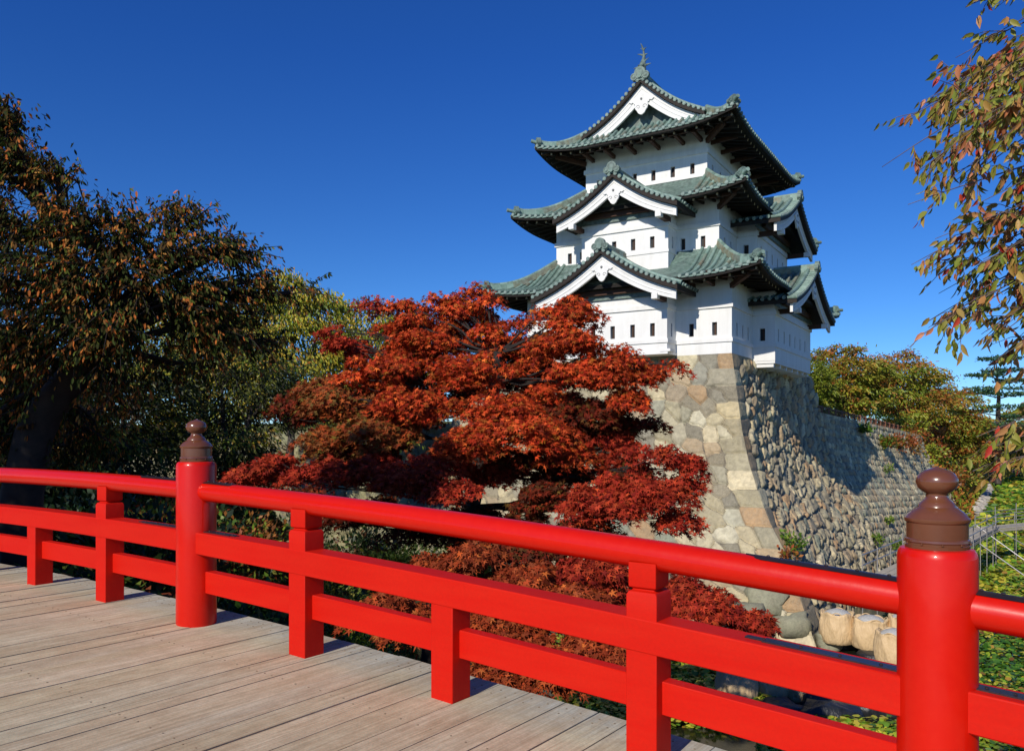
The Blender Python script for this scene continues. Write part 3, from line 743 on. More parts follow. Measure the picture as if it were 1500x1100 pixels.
# ---- gables
def gf(t, sag=.11): return (1 - t) - sag * math.sin(math.pi * min(1, t)) 
def gable(c, n, hw, zt, za, nf, nb, panel_back, parent, bt=.62, top=False, ridge=True, lowopen=True, ridge_s=.30, label=None, both=False, tiebeam=True):
    """c: 2-D point on the gable axis at distance 0, n outward 2-D; nf: barge plane distance, nb: back distance"""
    n = np.array([n[0], n[1], 0.]); sd = np.array([-n[1], n[0], 0.]); c = np.array([c[0], c[1], 0.]); up = np.array([0, 0, 1.])
    def P(x, z, d): return c + sd * x + n * d + up * z
    def zc(x): return zt + (za - zt) * gf(abs(x) / hw)
    base = MB(); NQ = 28; xs = [hw * (2 * i / NQ - 1) for i in range(NQ + 1)]
    f0 = nf + .32
    V = []
    for x in xs: V += [P(x, zc(x) + .28, f0), P(x, zc(x) + .28, nb)]
    base.add(V, [(2 * i, 2 * i + 2, 2 * i + 3, 2 * i + 1) for i in range(NQ)], 0, tuple(GRN[1] * .22), True)
    R_ = K(base.build('gable_roof', M['copper'], KP, usecol=True)) if parent is None else base.build('gable_roof', M['copper'], parent, usecol=True)
    if label: R_['label'] = label
    ribs = MB()
    # rows running down the slope
    nr = max(2, int((f0 - nb - .5) / .36)); 
    for i in range(nr):
        d = f0 - .62 - i * .36
        if d < nb: break
        for sg in (-1, 1):
            pts = [P(sg * hw * (.03 + .99 * j / 7), zc(hw * (.03 + .97 * j / 7)) + .32, d) for j in range(8)]
            cc = green(); br = rk.random() < .4
            for j in range(7): ribs.tube(pts[j:j + 2], .088, 8, 0, False, tuple(rk.choice(BRN) * .7) if br and j < 3 else cc)
            e = pts[-1]; dv = (pts[-1] - pts[-2]); dv /= np.linalg.norm(dv)
            ribs.tube([e, e + dv * .04], [.098, .098], 12, 0, True, GREYC)
    # verge: a raised roll and short round tiles whose ends face outward along the gable edge
    arc = 0; last = None
    for sg in (-1, 1):
        vp = [P(sg * hw * 1.015 * j / 16, zc(hw * j / 16) + .40, f0 - .50) for j in range(17)]
        for j in range(16): ribs.tube(vp[j:j + 2], .11, 8, 0, False, green())
        tot = 0; prev = None; nxt = .22
        for j in range(400):
            x = hw * 1.02 * j / 399; p = P(sg * x, zc(min(x, hw)) + .30, f0)
            if prev is not None:
                tot += np.linalg.norm(p - prev)
                if tot >= nxt:
                    nxt += .30; cc = green()
                    ribs.tube([p - n * .48, p], [.085, .085], 8, 0, False, cc)
                    ribs.tube([p - n * .02, p + n * .015], [.102, .102], 12, 0, True, GREYC)
                    ribs.tube([p + n * .01, p + n * .03], [.06, .058], 10, 0, True, tuple(np.array(GREYC) * 1.6))
            prev = p
    ribs.build('tile_rows', M['copper'], R_, usecol=True)
    # dark wood under the tiles
    dw = MB()
    for sg in (-1, 1):
        for j in range(14):
            xa, xb = sg * hw * j / 14, sg * hw * (j + 1) / 14
            A = [P(xa, zc(xa) + .25, f0 - .02), P(xb, zc(xb) + .25, f0 - .02), P(xb, zc(xb) + .02, f0 - .02), P(xa, zc(xa) + .02, f0 - .02)]
            Bk = [q - n * (f0 - nb - .05) for q in A]
            dw.add(A + Bk, [(0, 1, 2, 3), (3, 2, 6, 7), (0, 4, 5, 1)], 0)
        for j in (1, 4, 7, 10):
            x = sg * hw * (j + .5) / 13
            pass
        A = [P(sg * hw, zc(hw) + .25, f0 - .02), P(sg * hw, zc(hw) + .02, f0 - .02)]
        dw.add(A + [A[1] - n * (f0 - nb - .05), A[0] - n * (f0 - nb - .05)], [(0, 1, 2, 3)], 0)
    dw.build('gable_underside', M['darkwood'] , R_)
    # white barge boards, curved, with a thin raised moulding
    for sg in (-1, 1):
        bb = MB(); m = 18
        top_, bot_ = [], []
        for j in range(m + 1):
            x = hw * (.965 * j / m); th = bt * (1.12 - .38 * j / m)
            top_.append((sg * x, zc(x) + .0)); bot_.append((sg * x, zc(x) - th))
        V = []
        for (x, zt_), (x2, zb_) in zip(top_, bot_): V += [P(x, zt_, nf + .07), P(x2, zb_, nf + .07), P(x, zt_, nf - .07), P(x2, zb_, nf - .07)]
        F = []
        for j in range(m):
            q = 4 * j; F += [(q, q + 1, q + 5, q + 4), (q + 2, q + 6, q + 7, q + 3), (q, q + 4, q + 6, q + 2), (q + 1, q + 3, q + 7, q + 5)]
        F += [(4 * m, 4 * m + 1, 4 * m + 3, 4 * m + 2)]
        bb.add(V, F, 0)
        for fr in (.30, .62):
            pl = [P(x, zt_ - (zt_ - zb_) * fr, nf + .075) for (x, zt_), (_, zb_) in zip(top_[:-1], bot_)]
            bb.tube(pl, .022, 6, 0, False)
        bb.build('barge_board', M['plaster'], R_)
        # purlin end behind the board
        pr = MB(); x = hw * .70; pr.box(P(sg * x, zc(x) - bt * .95 - .04, nf - .0), (abs(sd[0]) * .30 + abs(n[0]) * .34, abs(sd[1]) * .30 + abs(n[1]) * .34, .26))
        pr.build('purlin_end', M['plaster'], R_)
        pr = MB(); pr.box(P(sg * x, zc(x) - bt * .95 - .04, nf - .75), (abs(sd[0]) * .26 + abs(n[0]) * 1.14, abs(sd[1]) * .26 + abs(n[1]) * 1.14, .24)); pr.build('purlin', M['brownwood'], R_) if not top else None
    # pendant
    g = MB(); zc0 = za - bt * 1.38
    s = bt * 1.0
    out = []
    for a_ in np.linspace(R(200), R(340), 9): out.append((.30 * s * math.cos(a_) * 1.0, -.55 * s + .42 * s * math.sin(a_)))
    poly = [(-.95 * s, .10 * s), (-.78 * s, -.02 * s), (-.62 * s, .03 * s), (-.56 * s, -.12 * s), (-.48 * s, -.08 * s), (-.50 * s, -.30 * s), (-.46 * s, -.48 * s), (-.34 * s, -.62 * s), (-.24 * s, -.80 * s), (-.10 * s, -.90 * s), (0, -.93 * s)]
    poly = poly + [(-x, z) for x, z in poly[::-1][1:]] + [(.55 * s, .32 * s), (0, .62 * s), (-.55 * s, .32 * s)]
    g.prism(poly, c + up * (zc0 + .08) + n * (nf + .06), sd, up, n, .09, 0)
    for k in (-1, 1):
        sp = [c + n * (nf + .152) + up * (zc0 + .08 - .38 * s) + sd * k * .24 * s + (sd * k * math.cos(a_) + up * math.sin(a_)) * .17 * s * (1 - a_ / 8) for a_ in np.linspace(0, 6, 16)]
        g.tube(sp, .013, 5, 1, False)
    g.tube([c + n * (nf + .14) + up * (zc0 + .22), c + n * (nf + .19) + up * (zc0 + .22)], [.07, .055], 10, 1, True)
    g.build('gable_pendant', [M['plaster'], mat('carved_shadow_paint', rgb('6a6c6c'), .8) if 'carv' not in M else M['carv']], R_)
    # recessed panel
    pb = MB(); V = []
    lo = zt - .25 if top else zt + .05
    xs2 = [hw * .93 * (2 * i / 20 - 1) for i in range(21)]
    for x in xs2: V += [P(x, zc(x) - .02, panel_back), P(x, min(lo, zc(x) - .1), panel_back)]
    pb.add(V, [(2 * i, 2 * i + 2, 2 * i + 3, 2 * i + 1) for i in range(20)], 0, (.075, .09, .085) if not top else (.085, .10, .095))
    pb.build('gable_panel', M['copper'], R_, usecol=True)
    if tiebeam:
        tb = MB(); tb.beam(P(-hw * .62, zt + .42, panel_back + .10), P(hw * .62, zt + .42, panel_back + .10), .2, .26)
        tb.build('tie_beam', M['brownwood'], R_)
    else:
        tb = MB(); A = [P(-hw * .95, zt + .02, nf - .02), P(hw * .95, zt + .02, nf - .02), P(hw * .80, zt + .30, panel_back + .02), P(-hw * .80, zt + .30, panel_back + .02)]
        tb.add(A, [(0, 1, 2, 3)], 0, tuple(BRN[1] * .5)); tb.build('gable_sill', M['copper'], R_, usecol=True)
    # ridge
    rd = MB(); zr = za + .36
    seg = max(4, int((f0 - nb) / .45)); 
    for i in range(seg):
        a_, b_ = nb + (f0 - .1 - nb) * i / seg, nb + (f0 - .1 - nb) * (i + 1) / seg
        cc = green() if rk.random() < .5 else tuple(rk.choice(BRN) * .65)
        rd.beam(P(0, zr, a_), P(0, zr, b_ - .006), .34 if not top else .42, .34 if not top else .5, 0, (0, 0, 1), cc)
        rd.tube([P(0, zr + (.19 if not top else .27), a_), P(0, zr + (.19 if not top else .27), b_)], .12, 8, 0, False, green())
    rd.build('gable_ridge', M['copper'], R_, usecol=True)
    oni(P(0, zr + .16, f0 - .02), n, ridge_s, R_)
    tp = MB(); tp.tube([P(0, za + .34, f0 - .1), P(0, za + .34, f0 + .14)], [.12, .12], 12, 0, True, green()); tp.build('ridge_tile', M['copper'], R_, usecol=True)
    return R_
M['carv'] = mat('carved_groove', rgb('6a6c6c'), .8)
gable((-5.8, 0), (0, -1), 4.0, 6.98, 9.12, 2.42, -1.6, 1.35, None, label='lower front gable')
gable((-5.8, 1.43), (0, -1), 3.48, 11.35, 13.32, 2.45, -1.5, 1.38, None, label='upper front gable', ridge_s=.30)
gable((0, 8), (1, 0), 5.15, 6.75, 9.0, 2.15, -1.2, 1.25, None, label='lower side gable')
gable((-1.08, 8), (1, 0), 4.6, 11.1, 13.1, 2.30, -1.2, 1.2, None, label='upper side gable')
g3 = gable((-5.8, 2.95), (0, -1), 3.62, 17.02, 19.55, .25, -(KL - 5.9) - .1, -.35, None, bt=.78, top=True, ridge_s=.36, label='top gable with dark panel', tiebeam=False)
# far gable closing panel
mb = MB(); V = []
for i in range(21):
    x = 3.62 * (2 * i / 20 - 1); V += [(-5.8 + x, KL - 2.95, 17.02 + 2.53 * gf(abs(x) / 3.62) + .2), (-5.8 + x, KL - 2.95, 16.9)]
mb.add(V, [(2 * i, 2 * i + 2, 2 * i + 3, 2 * i + 1) for i in range(20)], 0, (.08, .1, .09)); mb.build('gable_panel', M['copper'], g3, usecol=True)

# fish ornaments on the main ridge
def shachi(y, sgn):
    mb = MB(); c0 = (.07, .09, .08)
    P = np.array([(-5.8, y, 20.25), (-5.8, y - .04 * sgn, 20.5), (-5.8, y + .03 * sgn, 20.75), (-5.8, y + .16 * sgn, 21.0), (-5.8, y + .20 * sgn, 21.22), (-5.8, y + .12 * sgn, 21.5)])
    mb.tube(P, [.22, .20, .16, .11, .08, .04], 12, 0, True, c0)
    def fin(a, b, wd):
        a = np.array(a, float); b = np.array(b, float); mb.tube([a, (a + b) / 2 + (0, 0, .03), b], [wd, wd * .7, .012], 6, 0, True, c0)
    T = P[-1]
    fin(P[4], (-6.15, y + .1 * sgn, 21.35), .06); fin(P[4], (-5.55, y + .1 * sgn, 21.25), .06); fin(T, (-5.9, y - .05 * sgn, 21.85), .06); fin(T, (-5.70, y + .3 * sgn, 21.72), .05); fin(T, (-5.98, y + .1, 21.62), .04)
    fin(P[1], (-6.35, y, 20.55), .08); fin(P[1], (-5.3, y, 20.62), .08); fin(P[2], (-5.42, y, 20.95), .05); fin(P[1], (-5.8, y - .38 * sgn, 20.42), .13)
    for k in (-1, 1): mb.tube([(-5.8 + k * .12, y - .24 * sgn, 20.5), (-5.8 + k * .14, y - .30 * sgn, 20.56)], [.05, .03], 6, 0, True, c0)
    return K(mb.build('fish_ornament', M['copper'], KP, usecol=True))
shachi(2.75, 1); shachi(KL - 2.75, -1)

def EB(*a):
    mb = MB(); mb.beam(*a); K(mb.build('eave_bracket', M['brownwood'], KP))
# bracket beams under the top eave
for x in (-8.9, -7.6, -6.3, -4.9, -3.5, -2.5): EB((x, 3.0, 15.9), (x, 1.55, 15.98), .16, .2)
for y in (3.6, 5.4, 7.2, 9, 10.8, 12.4): EB((-2.25, y, 15.9), (-.75, y, 15.98), .16, .2)
for (x, y, sx, sy) in ((-2.2, 2.95, 1, -1), (-9.4, 2.95, -1, -1)): EB((x, y, 15.8), (x + sx * 1.3, y + sy * 1.3, 16.1), .2, .24)
EB((-9.6, 1.75, 16.08), (-2.0, 1.75, 16.08), .14, .16)
for x in (-.9, -1.9, -10.0): EB((x, .1, 7.55), (x, -1.1, 7.62), .15, .18)
EB((-.02, .02, 7.4), (1.15, -1.15, 7.72), .2, .24); EB((-1.1, 1.45, 11.75), (.05, .3, 12.06), .2, .24)
EB((-1.0, -1.0, 7.72), (1.1, -1.0, 7.72), .14, .14); EB((-2.0, .45, 12.04), (-.1, .45, 12.04), .14, .14)
# ---------------------------------------------------------------- ground, water
def local(X, Y):
    x, y = X - KX, Y - KY
    return x * CA[0] + y * CA[1], x * CB[0] + y * CB[1]
def height(X, Y):
    xl, yl = local(X, Y)
    z = np.full(X.shape, -9.4)
    xf = 2.6 - .26 * (Y - 8) + .5 * np.sin(Y * .7)
    bank = np.clip(-9.2 + 1.0 * (xf - X), -9.4, -2.05 - .012 * np.clip(-X - 8, 0, 60)) + 0.12 * vnoise(np.stack([X, Y, X * 0], -1), .7, 4)
    bank = np.where((Y > 36), np.minimum(bank, -9.4 + np.clip((-X - 24) * .6, 0, 7)), bank)
    z = np.maximum(z, bank)
    berm = -7.9 + .5 * vnoise(np.stack([X, Y, X * 0], -1), .3, 8)
    z = np.where((yl > -8.5) & (yl < -3) & (xl < -9), np.maximum(z, berm), z)
    # plateau behind the castle walls
    left_top = np.where(xl > -13.5, 3.9, .6)
    inside = (yl > 1.3) & (xl < -1.3)
    pl = np.where(yl < 17.2, left_top, np.where(xl > -14, 1.2 - .02 * np.clip(yl - 20, 0, 70), .6))
    z = np.where(inside & ~((yl > 17.2) & (xl > -14)), np.maximum(z, pl), z)
    bx = 3.0 * np.clip((yl - 19) / 36, 0, 1)
    ins2 = (yl > 17.2) & (xl < bx - 1.2)
    z = np.where(ins2, np.maximum(z, 1.35 - .022 * np.clip(yl - 20, 0, 60)), z)
    # vegetated bank beyond the end of the long wall
    b2 = np.clip(.2 - (xl - 2.5) * 1.65, -9.4, .2) + .35 * vnoise(np.stack([X, Y, X * 0], -1), .35, 9)
    z = np.where(yl > 53, np.maximum(z, b2), z)
    # far shore and the right-hand bank
    far = -7.6 + .02 * (Y - 190) + .6 * vnoise(np.stack([X, Y, X * 0], -1), .05, 2)
    z = np.where(Y > 185, np.maximum(z, np.clip(far, -9, 6)), z)
    rb = -9.4 + np.clip((X - (.78 * Y + 9)) * .7, 0, 7.2)
    z = np.maximum(z, rb)
    return z
def axis(segs):
    out = []
    for a, b, st in segs: out += list(np.arange(a, b, st))
    return np.array(out + [segs[-1][1]])
gx = axis([(-900, -120, 60), (-120, -44, 4), (-44, 70, .8), (70, 160, 3), (160, 900, 60)])
gy = axis([(-60, -6, 6), (-6, 110, .8), (110, 220, 3), (220, 1500, 80)])
X, Y = np.meshgrid(gx, gy, indexing='ij')
Z = height(X, Y)
I = np.arange(X.size).reshape(X.shape)
Fq = np.stack([I[:-1, :-1], I[1:, :-1], I[1:, 1:], I[:-1, 1:]], -1).reshape(-1, 4)
M['earth'] = mat('bank_earth_grass', rgb('4a5228'), .95, noise=[(1.2, .7, rgb('3a3620'), (1, 1, 1)), (5, .5, rgb('6f6a34'), (1, 1, 1)), (14, .3, rgb('2a2c14'), (1, 1, 1))], bump=(6, .8, .08, (1, 1, 1)))
g = mk('ground', np.stack([X, Y, Z], -1).reshape(-1, 3), Fq, M['earth'], smooth=True); tag(g, kind='structure')
M['water'] = mat('moat_water', rgb('1c2016'), .12, noise=[(.8, .5, rgb('2c2a18'), (1, 1, 1))], bump=(2.2, .12, .02, (1, 1, 1)), spec=.5)
WZ = -8.6
wp = mk('water', [(-900, -60, WZ), (900, -60, WZ), (900, 1500, WZ), (-900, 1500, WZ)], np.array([[0, 1, 2, 3]]), M['water']); tag(wp, kind='structure')

# ---------------------------------------------------------------- leaves
LEAF = (np.array([(0, 0, 0), (.30, .17, .03), (.68, .15, .02), (1, 0, -.05), (.68, -.15, .02), (.30, -.17, .03)], float), [(0, 1, 2, 3), (0, 3, 4, 5)])
a5 = np.radians([-112, -58, 0, 58, 112]); L5 = np.array([.55, .88, 1.0, .88, .55])
tips = [(math.cos(a) * l, math.sin(a) * l, -.06) for a, l in zip(a5, L5)]
nots = [(math.cos(a) * .26, math.sin(a) * .26, .0) for a in np.radians([-150, -85, -29, 29, 85, 150])]
MAPLE = (np.array([(0, 0, .03)] + tips + nots, float), [(0, 6 + i, 1 + i, 7 + i) for i in range(5)])
PAD = (np.array([(math.cos(a) * .5, math.sin(a) * .42, .03 * math.sin(2 * a)) for a in np.linspace(0, 2 * math.pi, 7)[:-1]], float), [(0, 1, 2, 3), (0, 3, 4, 5)])
DIA = (np.array([(0, 0, 0), (.5, .26, .04), (1, 0, 0), (.5, -.26, .04)], float), [(0, 1, 2, 3)])
NEEDLE = (np.array([(0, -.05, 0), (1, -.02, 0), (1, .02, 0), (0, .05, 0)], float), [(0, 1, 2, 3)])
def nrm(v): return v / (np.linalg.norm(v, axis=-1, keepdims=True) + 1e-9)
def leaf_mesh(name, tpl, C, D, N, size, col, m, parent=None):
    T, F = tpl; n = len(C)
    D = nrm(D); Sx = nrm(np.cross(N, D)); N2 = np.cross(D, Sx)
    V = C[:, None] + size[:, None, None] * (T[None, :, 0:1] * D[:, None] + T[None, :, 1:2] * Sx[:, None] + T[None, :, 2:3] * N2[:, None])
    k = len(T); F = np.array(F); FF = (F[None] + (np.arange(n) * k)[:, None, None]).reshape(-1, 4)
    return mk(name, V.reshape(-1, 3), FF, m, parent, fcol=np.repeat(col, len(F), 0))
def palette(n, cols, clump=None, var=.18):
    cols = np.array([rgb(c)[:3] for c in cols]); 
    i = rng.integers(0, len(cols), n) if clump is None else clump
    return cols[i] * rng.uniform(1 - var, 1 + var, (n, 1))
def wiggle(a, b, n, amp, sag=0):
    a, b = np.asarray(a, float), np.asarray(b, float); t = np.linspace(0, 1, n)[:, None]
    P = a + (b - a) * t; L = np.linalg.norm(b - a)
    P += (np.cumsum(rng.normal(0, 1, (n, 3)), 0) * amp * L / n) * np.sin(np.pi * t) 
    P[:, 2] += sag * np.sin(np.pi * t[:, 0]) * L
    return P

def tree(name, label, cat, base, lobes, cols, lsz, nleaf, tpl=LEAF, droop=.5, r0=.3, clumps=14, m='leaf', group=None, spread=.32, top_cols=None, fork=.45, flat=.0, up=.6, trunk_pts=None, twig=True, barkm='bark', twl=0, limb=.42):
    """lobes: list of (centre xyz, radii xyz, weight)"""
    base = np.asarray(base, float)
    T = empty(name, label, cat, tuple(base), group=group)
    C = np.array([l[0] for l in lobes], float); cen = C.mean(0)
    fk = base + (cen - base) * fork + np.array([0, 0, 0]) if trunk_pts is None else np.asarray(trunk_pts[-1], float)
    tb = MB()
    if trunk_pts is None: tp = wiggle(base + (0, 0, -.4), fk, 8, .10)
    else: tp = np.array([base + (0, 0, -.4)] + [np.asarray(q, float) for q in trunk_pts])
    if len(tp) > 2:  # smooth
        ts = np.linspace(0, len(tp) - 1, 14); tp = np.stack([np.interp(ts, range(len(tp)), tp[:, i]) for i in range(3)], 1)
    rad = np.linspace(r0, r0 * .55, len(tp)); rad[0] *= 1.5; rad[1] *= 1.2
    tb.tube(tp, rad, 12, 0)
    LC, LD, LN, LCol, LS = [], [], [], [], []
    tw = MB(); order = np.argsort(-np.array([l[2] for l in lobes]))
    wsum = sum(l[2] for l in lobes)
    for (c, rr, wt) in lobes:
        c = np.asarray(c, float); rr = np.asarray(rr, float) if np.ndim(rr) else np.full(3, rr)
        st = tp[rng.integers(len(tp) * 2 // 3, len(tp))]
        lim = wiggle(st, c, 8, .16, .03); tw.tube(lim, np.linspace(r0 * limb, r0 * .10, 8), 7, 0)
        k = max(3, int(clumps * wt))
        u = nrm(rng.normal(0, 1, (k, 3))); rad_ = rng.uniform(.35, 1, (k, 1)) ** .5
        cc = c + u * rad_ * rr
        for q in cc:
            if twig: tw.tube(wiggle(lim[rng.integers(3, 8)], q, 5, .18, .02), np.linspace(r0 * .09, r0 * .025, 5), 5, 0, False)
        n = int(nleaf * wt / wsum); ci = rng.integers(0, k, n)
        if twl:
            # leaves hang in rows along drooping twigs that radiate out of each clump
            nt_ = max(4, n // 11); tc = rng.integers(0, k, nt_); out = nrm((cc[tc] - tp[-1]) * (1, 1, .55)) * .9 + rng.normal(0, .6, (nt_, 3)); out = nrm(out)
            L = twl * rng.uniform(.5, 1.3, nt_); st_ = cc[tc] + rng.normal(0, .12, (nt_, 3)) * rr.mean() * 2
            for q_ in range(nt_):
                if q_ % 3 == 0: tw.tube([st_[q_], st_[q_] + out[q_] * L[q_] * .55 + (0, 0, -.02), st_[q_] + out[q_] * L[q_] + (0, 0, -.18 * L[q_])], [.008, .006, .003], 4, 0, False)
            ti = rng.integers(0, nt_, n); f = rng.uniform(.05, 1.05, n); P = st_[ti] + out[ti] * (L[ti] * f)[:, None]; P[:, 2] -= .18 * L[ti] * f ** 2
            P += rng.normal(0, .012, (n, 3)); D = out[ti] * .5 + rng.normal(0, .4, (n, 3)); D[:, 2] -= 1.0; N = rng.normal(0, .5, (n, 3)) + (-.2, -.5, .5)
            lc = rng.integers(0, len(cols), nt_); col = palette(n, cols, np.where(rng.random(n) < .5, lc[ti], rng.integers(0, len(cols), n)))
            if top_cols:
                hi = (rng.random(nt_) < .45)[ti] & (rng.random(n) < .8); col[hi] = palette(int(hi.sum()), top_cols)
            LC.append(P); LD.append(D); LN.append(N); LCol.append(col); LS.append(lsz * rng.uniform(.65, 1.25, n)); continue
        sp = spread * rr.mean()
        off = rng.normal(0, 1, (n, 3)) * sp * np.array([1, 1, .55 if flat == 0 else flat])
        off[:, 2] -= .25 * np.hypot(off[:, 0], off[:, 1]) * (1 if flat else .6)
        P = cc[ci] + off
        rdir = nrm(P - cen); D = rdir * np.array([1, 1, .2]) + rng.normal(0, .55, (n, 3)); D[:, 2] -= droop * 1.6
        N = rng.normal(0, .55, (n, 3)); N[:, 2] += up
        lc = rng.integers(0, len(cols), k); pick = np.where(rng.random(n) < .6, lc[ci], rng.integers(0, len(cols), n))
        col = palette(n, cols, pick)
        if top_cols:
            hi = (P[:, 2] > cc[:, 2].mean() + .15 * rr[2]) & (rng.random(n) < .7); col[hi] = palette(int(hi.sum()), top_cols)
        LC.append(P); LD.append(D); LN.append(N); LCol.append(col); LS.append(lsz * rng.uniform(.65, 1.25, n))
    o = tb.build('trunk', M[barkm], None); keep(o, T)
    o2 = tw.build('branches', M[barkm], None); keep(o2, T)
    o3 = leaf_mesh('crown', tpl, np.concatenate(LC), np.concatenate(LD), np.concatenate(LN), np.concatenate(LS), np.concatenate(LCol), M[m]); keep(o3, T)
    return T
def lobe(px, py, Y, rx, ry, wt=1, depth=None):
    """rx, ry in photo pixels at depth Y"""
    k = Y / F_PX
    return (at(px, py, Y), (rx * k, (depth if depth else .8 * (rx + ry) / 2 * k), ry * k), wt)

# ---- red maple in the middle: layered pads of drooping star leaves
def maple(name, label, base, pads, cols, lsz, nleaf, tp, r0):
    T = empty(name, label, 'tree', tuple(base))
    base = np.asarray(base, float)
    tb = MB(); tpp = np.array([base + (0, 0, -.5)] + [np.asarray(q, float) for q in tp]); ts = np.linspace(0, len(tpp) - 1, 14)
    tpp = np.stack([np.interp(ts, range(len(tpp)), tpp[:, i]) for i in range(3)], 1)
    tb.tube(tpp, np.linspace(r0 * 1.3, r0 * .5, 14), 12); keep(tb.build('trunk', M['darkbark'], None), T)
    br = MB(); LC, LD, LN, CL, LS = [], [], [], [], []
    tot = sum(p[3] * p[4] for p in pads)
    for (px, py, Yp, rx, ry, ci) in pads:
        k = Yp / F_PX; c = at(px, py, Yp); RX, RZ = rx * k * .82, ry * k * .92; RYd = RX * .85
        d = np.linalg.norm(tpp - c, axis=1) + (tpp[:, 2] > c[2]) * 3
        st = tpp[np.argmin(d)]; lim = wiggle(st, c - (0, 0, RZ * .3), 9, .14, -.04); br.tube(lim, np.linspace(r0 * .13, r0 * .04, 9), 7)
        ns = max(5, int(rx * ry / 95))
        n_l = int(nleaf * rx * ry / tot)
        # sprays: small domed discs scattered through the pad
        u = nrm(rng.normal(0, 1, (ns, 3))) * rng.uniform(.25, 1, (ns, 1)) ** .5
        sc = c + u * np.array([RX, RYd, RZ])
        for q in sc: br.tube(wiggle(lim[rng.integers(4, 9)], q - (0, 0, .08), 5, .16), np.linspace(r0 * .06, r0 * .02, 5), 5, 0, False)
        si = rng.integers(0, ns, n_l); rs = rng.uniform(.20, .46, ns)
        a = rng.uniform(0, 2 * np.pi, n_l); rr = np.sqrt(rng.random(n_l)) * rs[si]
        out = nrm(sc - tpp[len(tpp) * 2 // 3]) * np.array([1, 1, 0]); 
        off = np.stack([np.cos(a) * rr, np.sin(a) * rr, -.60 * rr ** 2 / rs[si] + rng.normal(0, .045, n_l)], -1)
        off[:, 2] -= .22 * (off[:, :2] * out[si][:, :2]).sum(1)
        off += nrm(rng.normal(0, 1, (n_l, 3))) * .03
        P = sc[si] + off
        D = np.stack([np.cos(a), np.sin(a), -.55 - .4 * rr], -1) * .7 + out[si] * .6 + rng.normal(0, .28, (n_l, 3)); D[:, 2] -= .35
        N = np.stack([np.cos(a) * .35, np.sin(a) * .35, np.ones(n_l)], -1) + rng.normal(0, .5, (n_l, 3))
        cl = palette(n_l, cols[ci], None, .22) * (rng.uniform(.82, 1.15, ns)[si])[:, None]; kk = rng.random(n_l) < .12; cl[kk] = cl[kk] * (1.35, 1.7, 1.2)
        LC.append(P); LD.append(D); LN.append(N); CL.append(cl); LS.append(lsz * rng.uniform(.7, 1.25, n_l))
    keep(br.build('branches', M['darkbark'], None), T)
    keep(leaf_mesh('crown', MAPLE, np.concatenate(LC), np.concatenate(LD), np.concatenate(LN), np.concatenate(LS), np.concatenate(CL), M['leafmatt']), T)
    return T
RD = ['b4361a', 'c84c24', '8a2614', 'bc421e', 'a6401a', 'd45e2e', '722614', '94501e']
RD2 = ['94281a', 'a63420', '7c2018', 'b44026', '9c3a20']
OB = ['984420', '84502a', 'a05226', '6e5628', '883c20']
DK = ['5c2014', '742818', '4a2414', '8a3018', '5a3a1a']
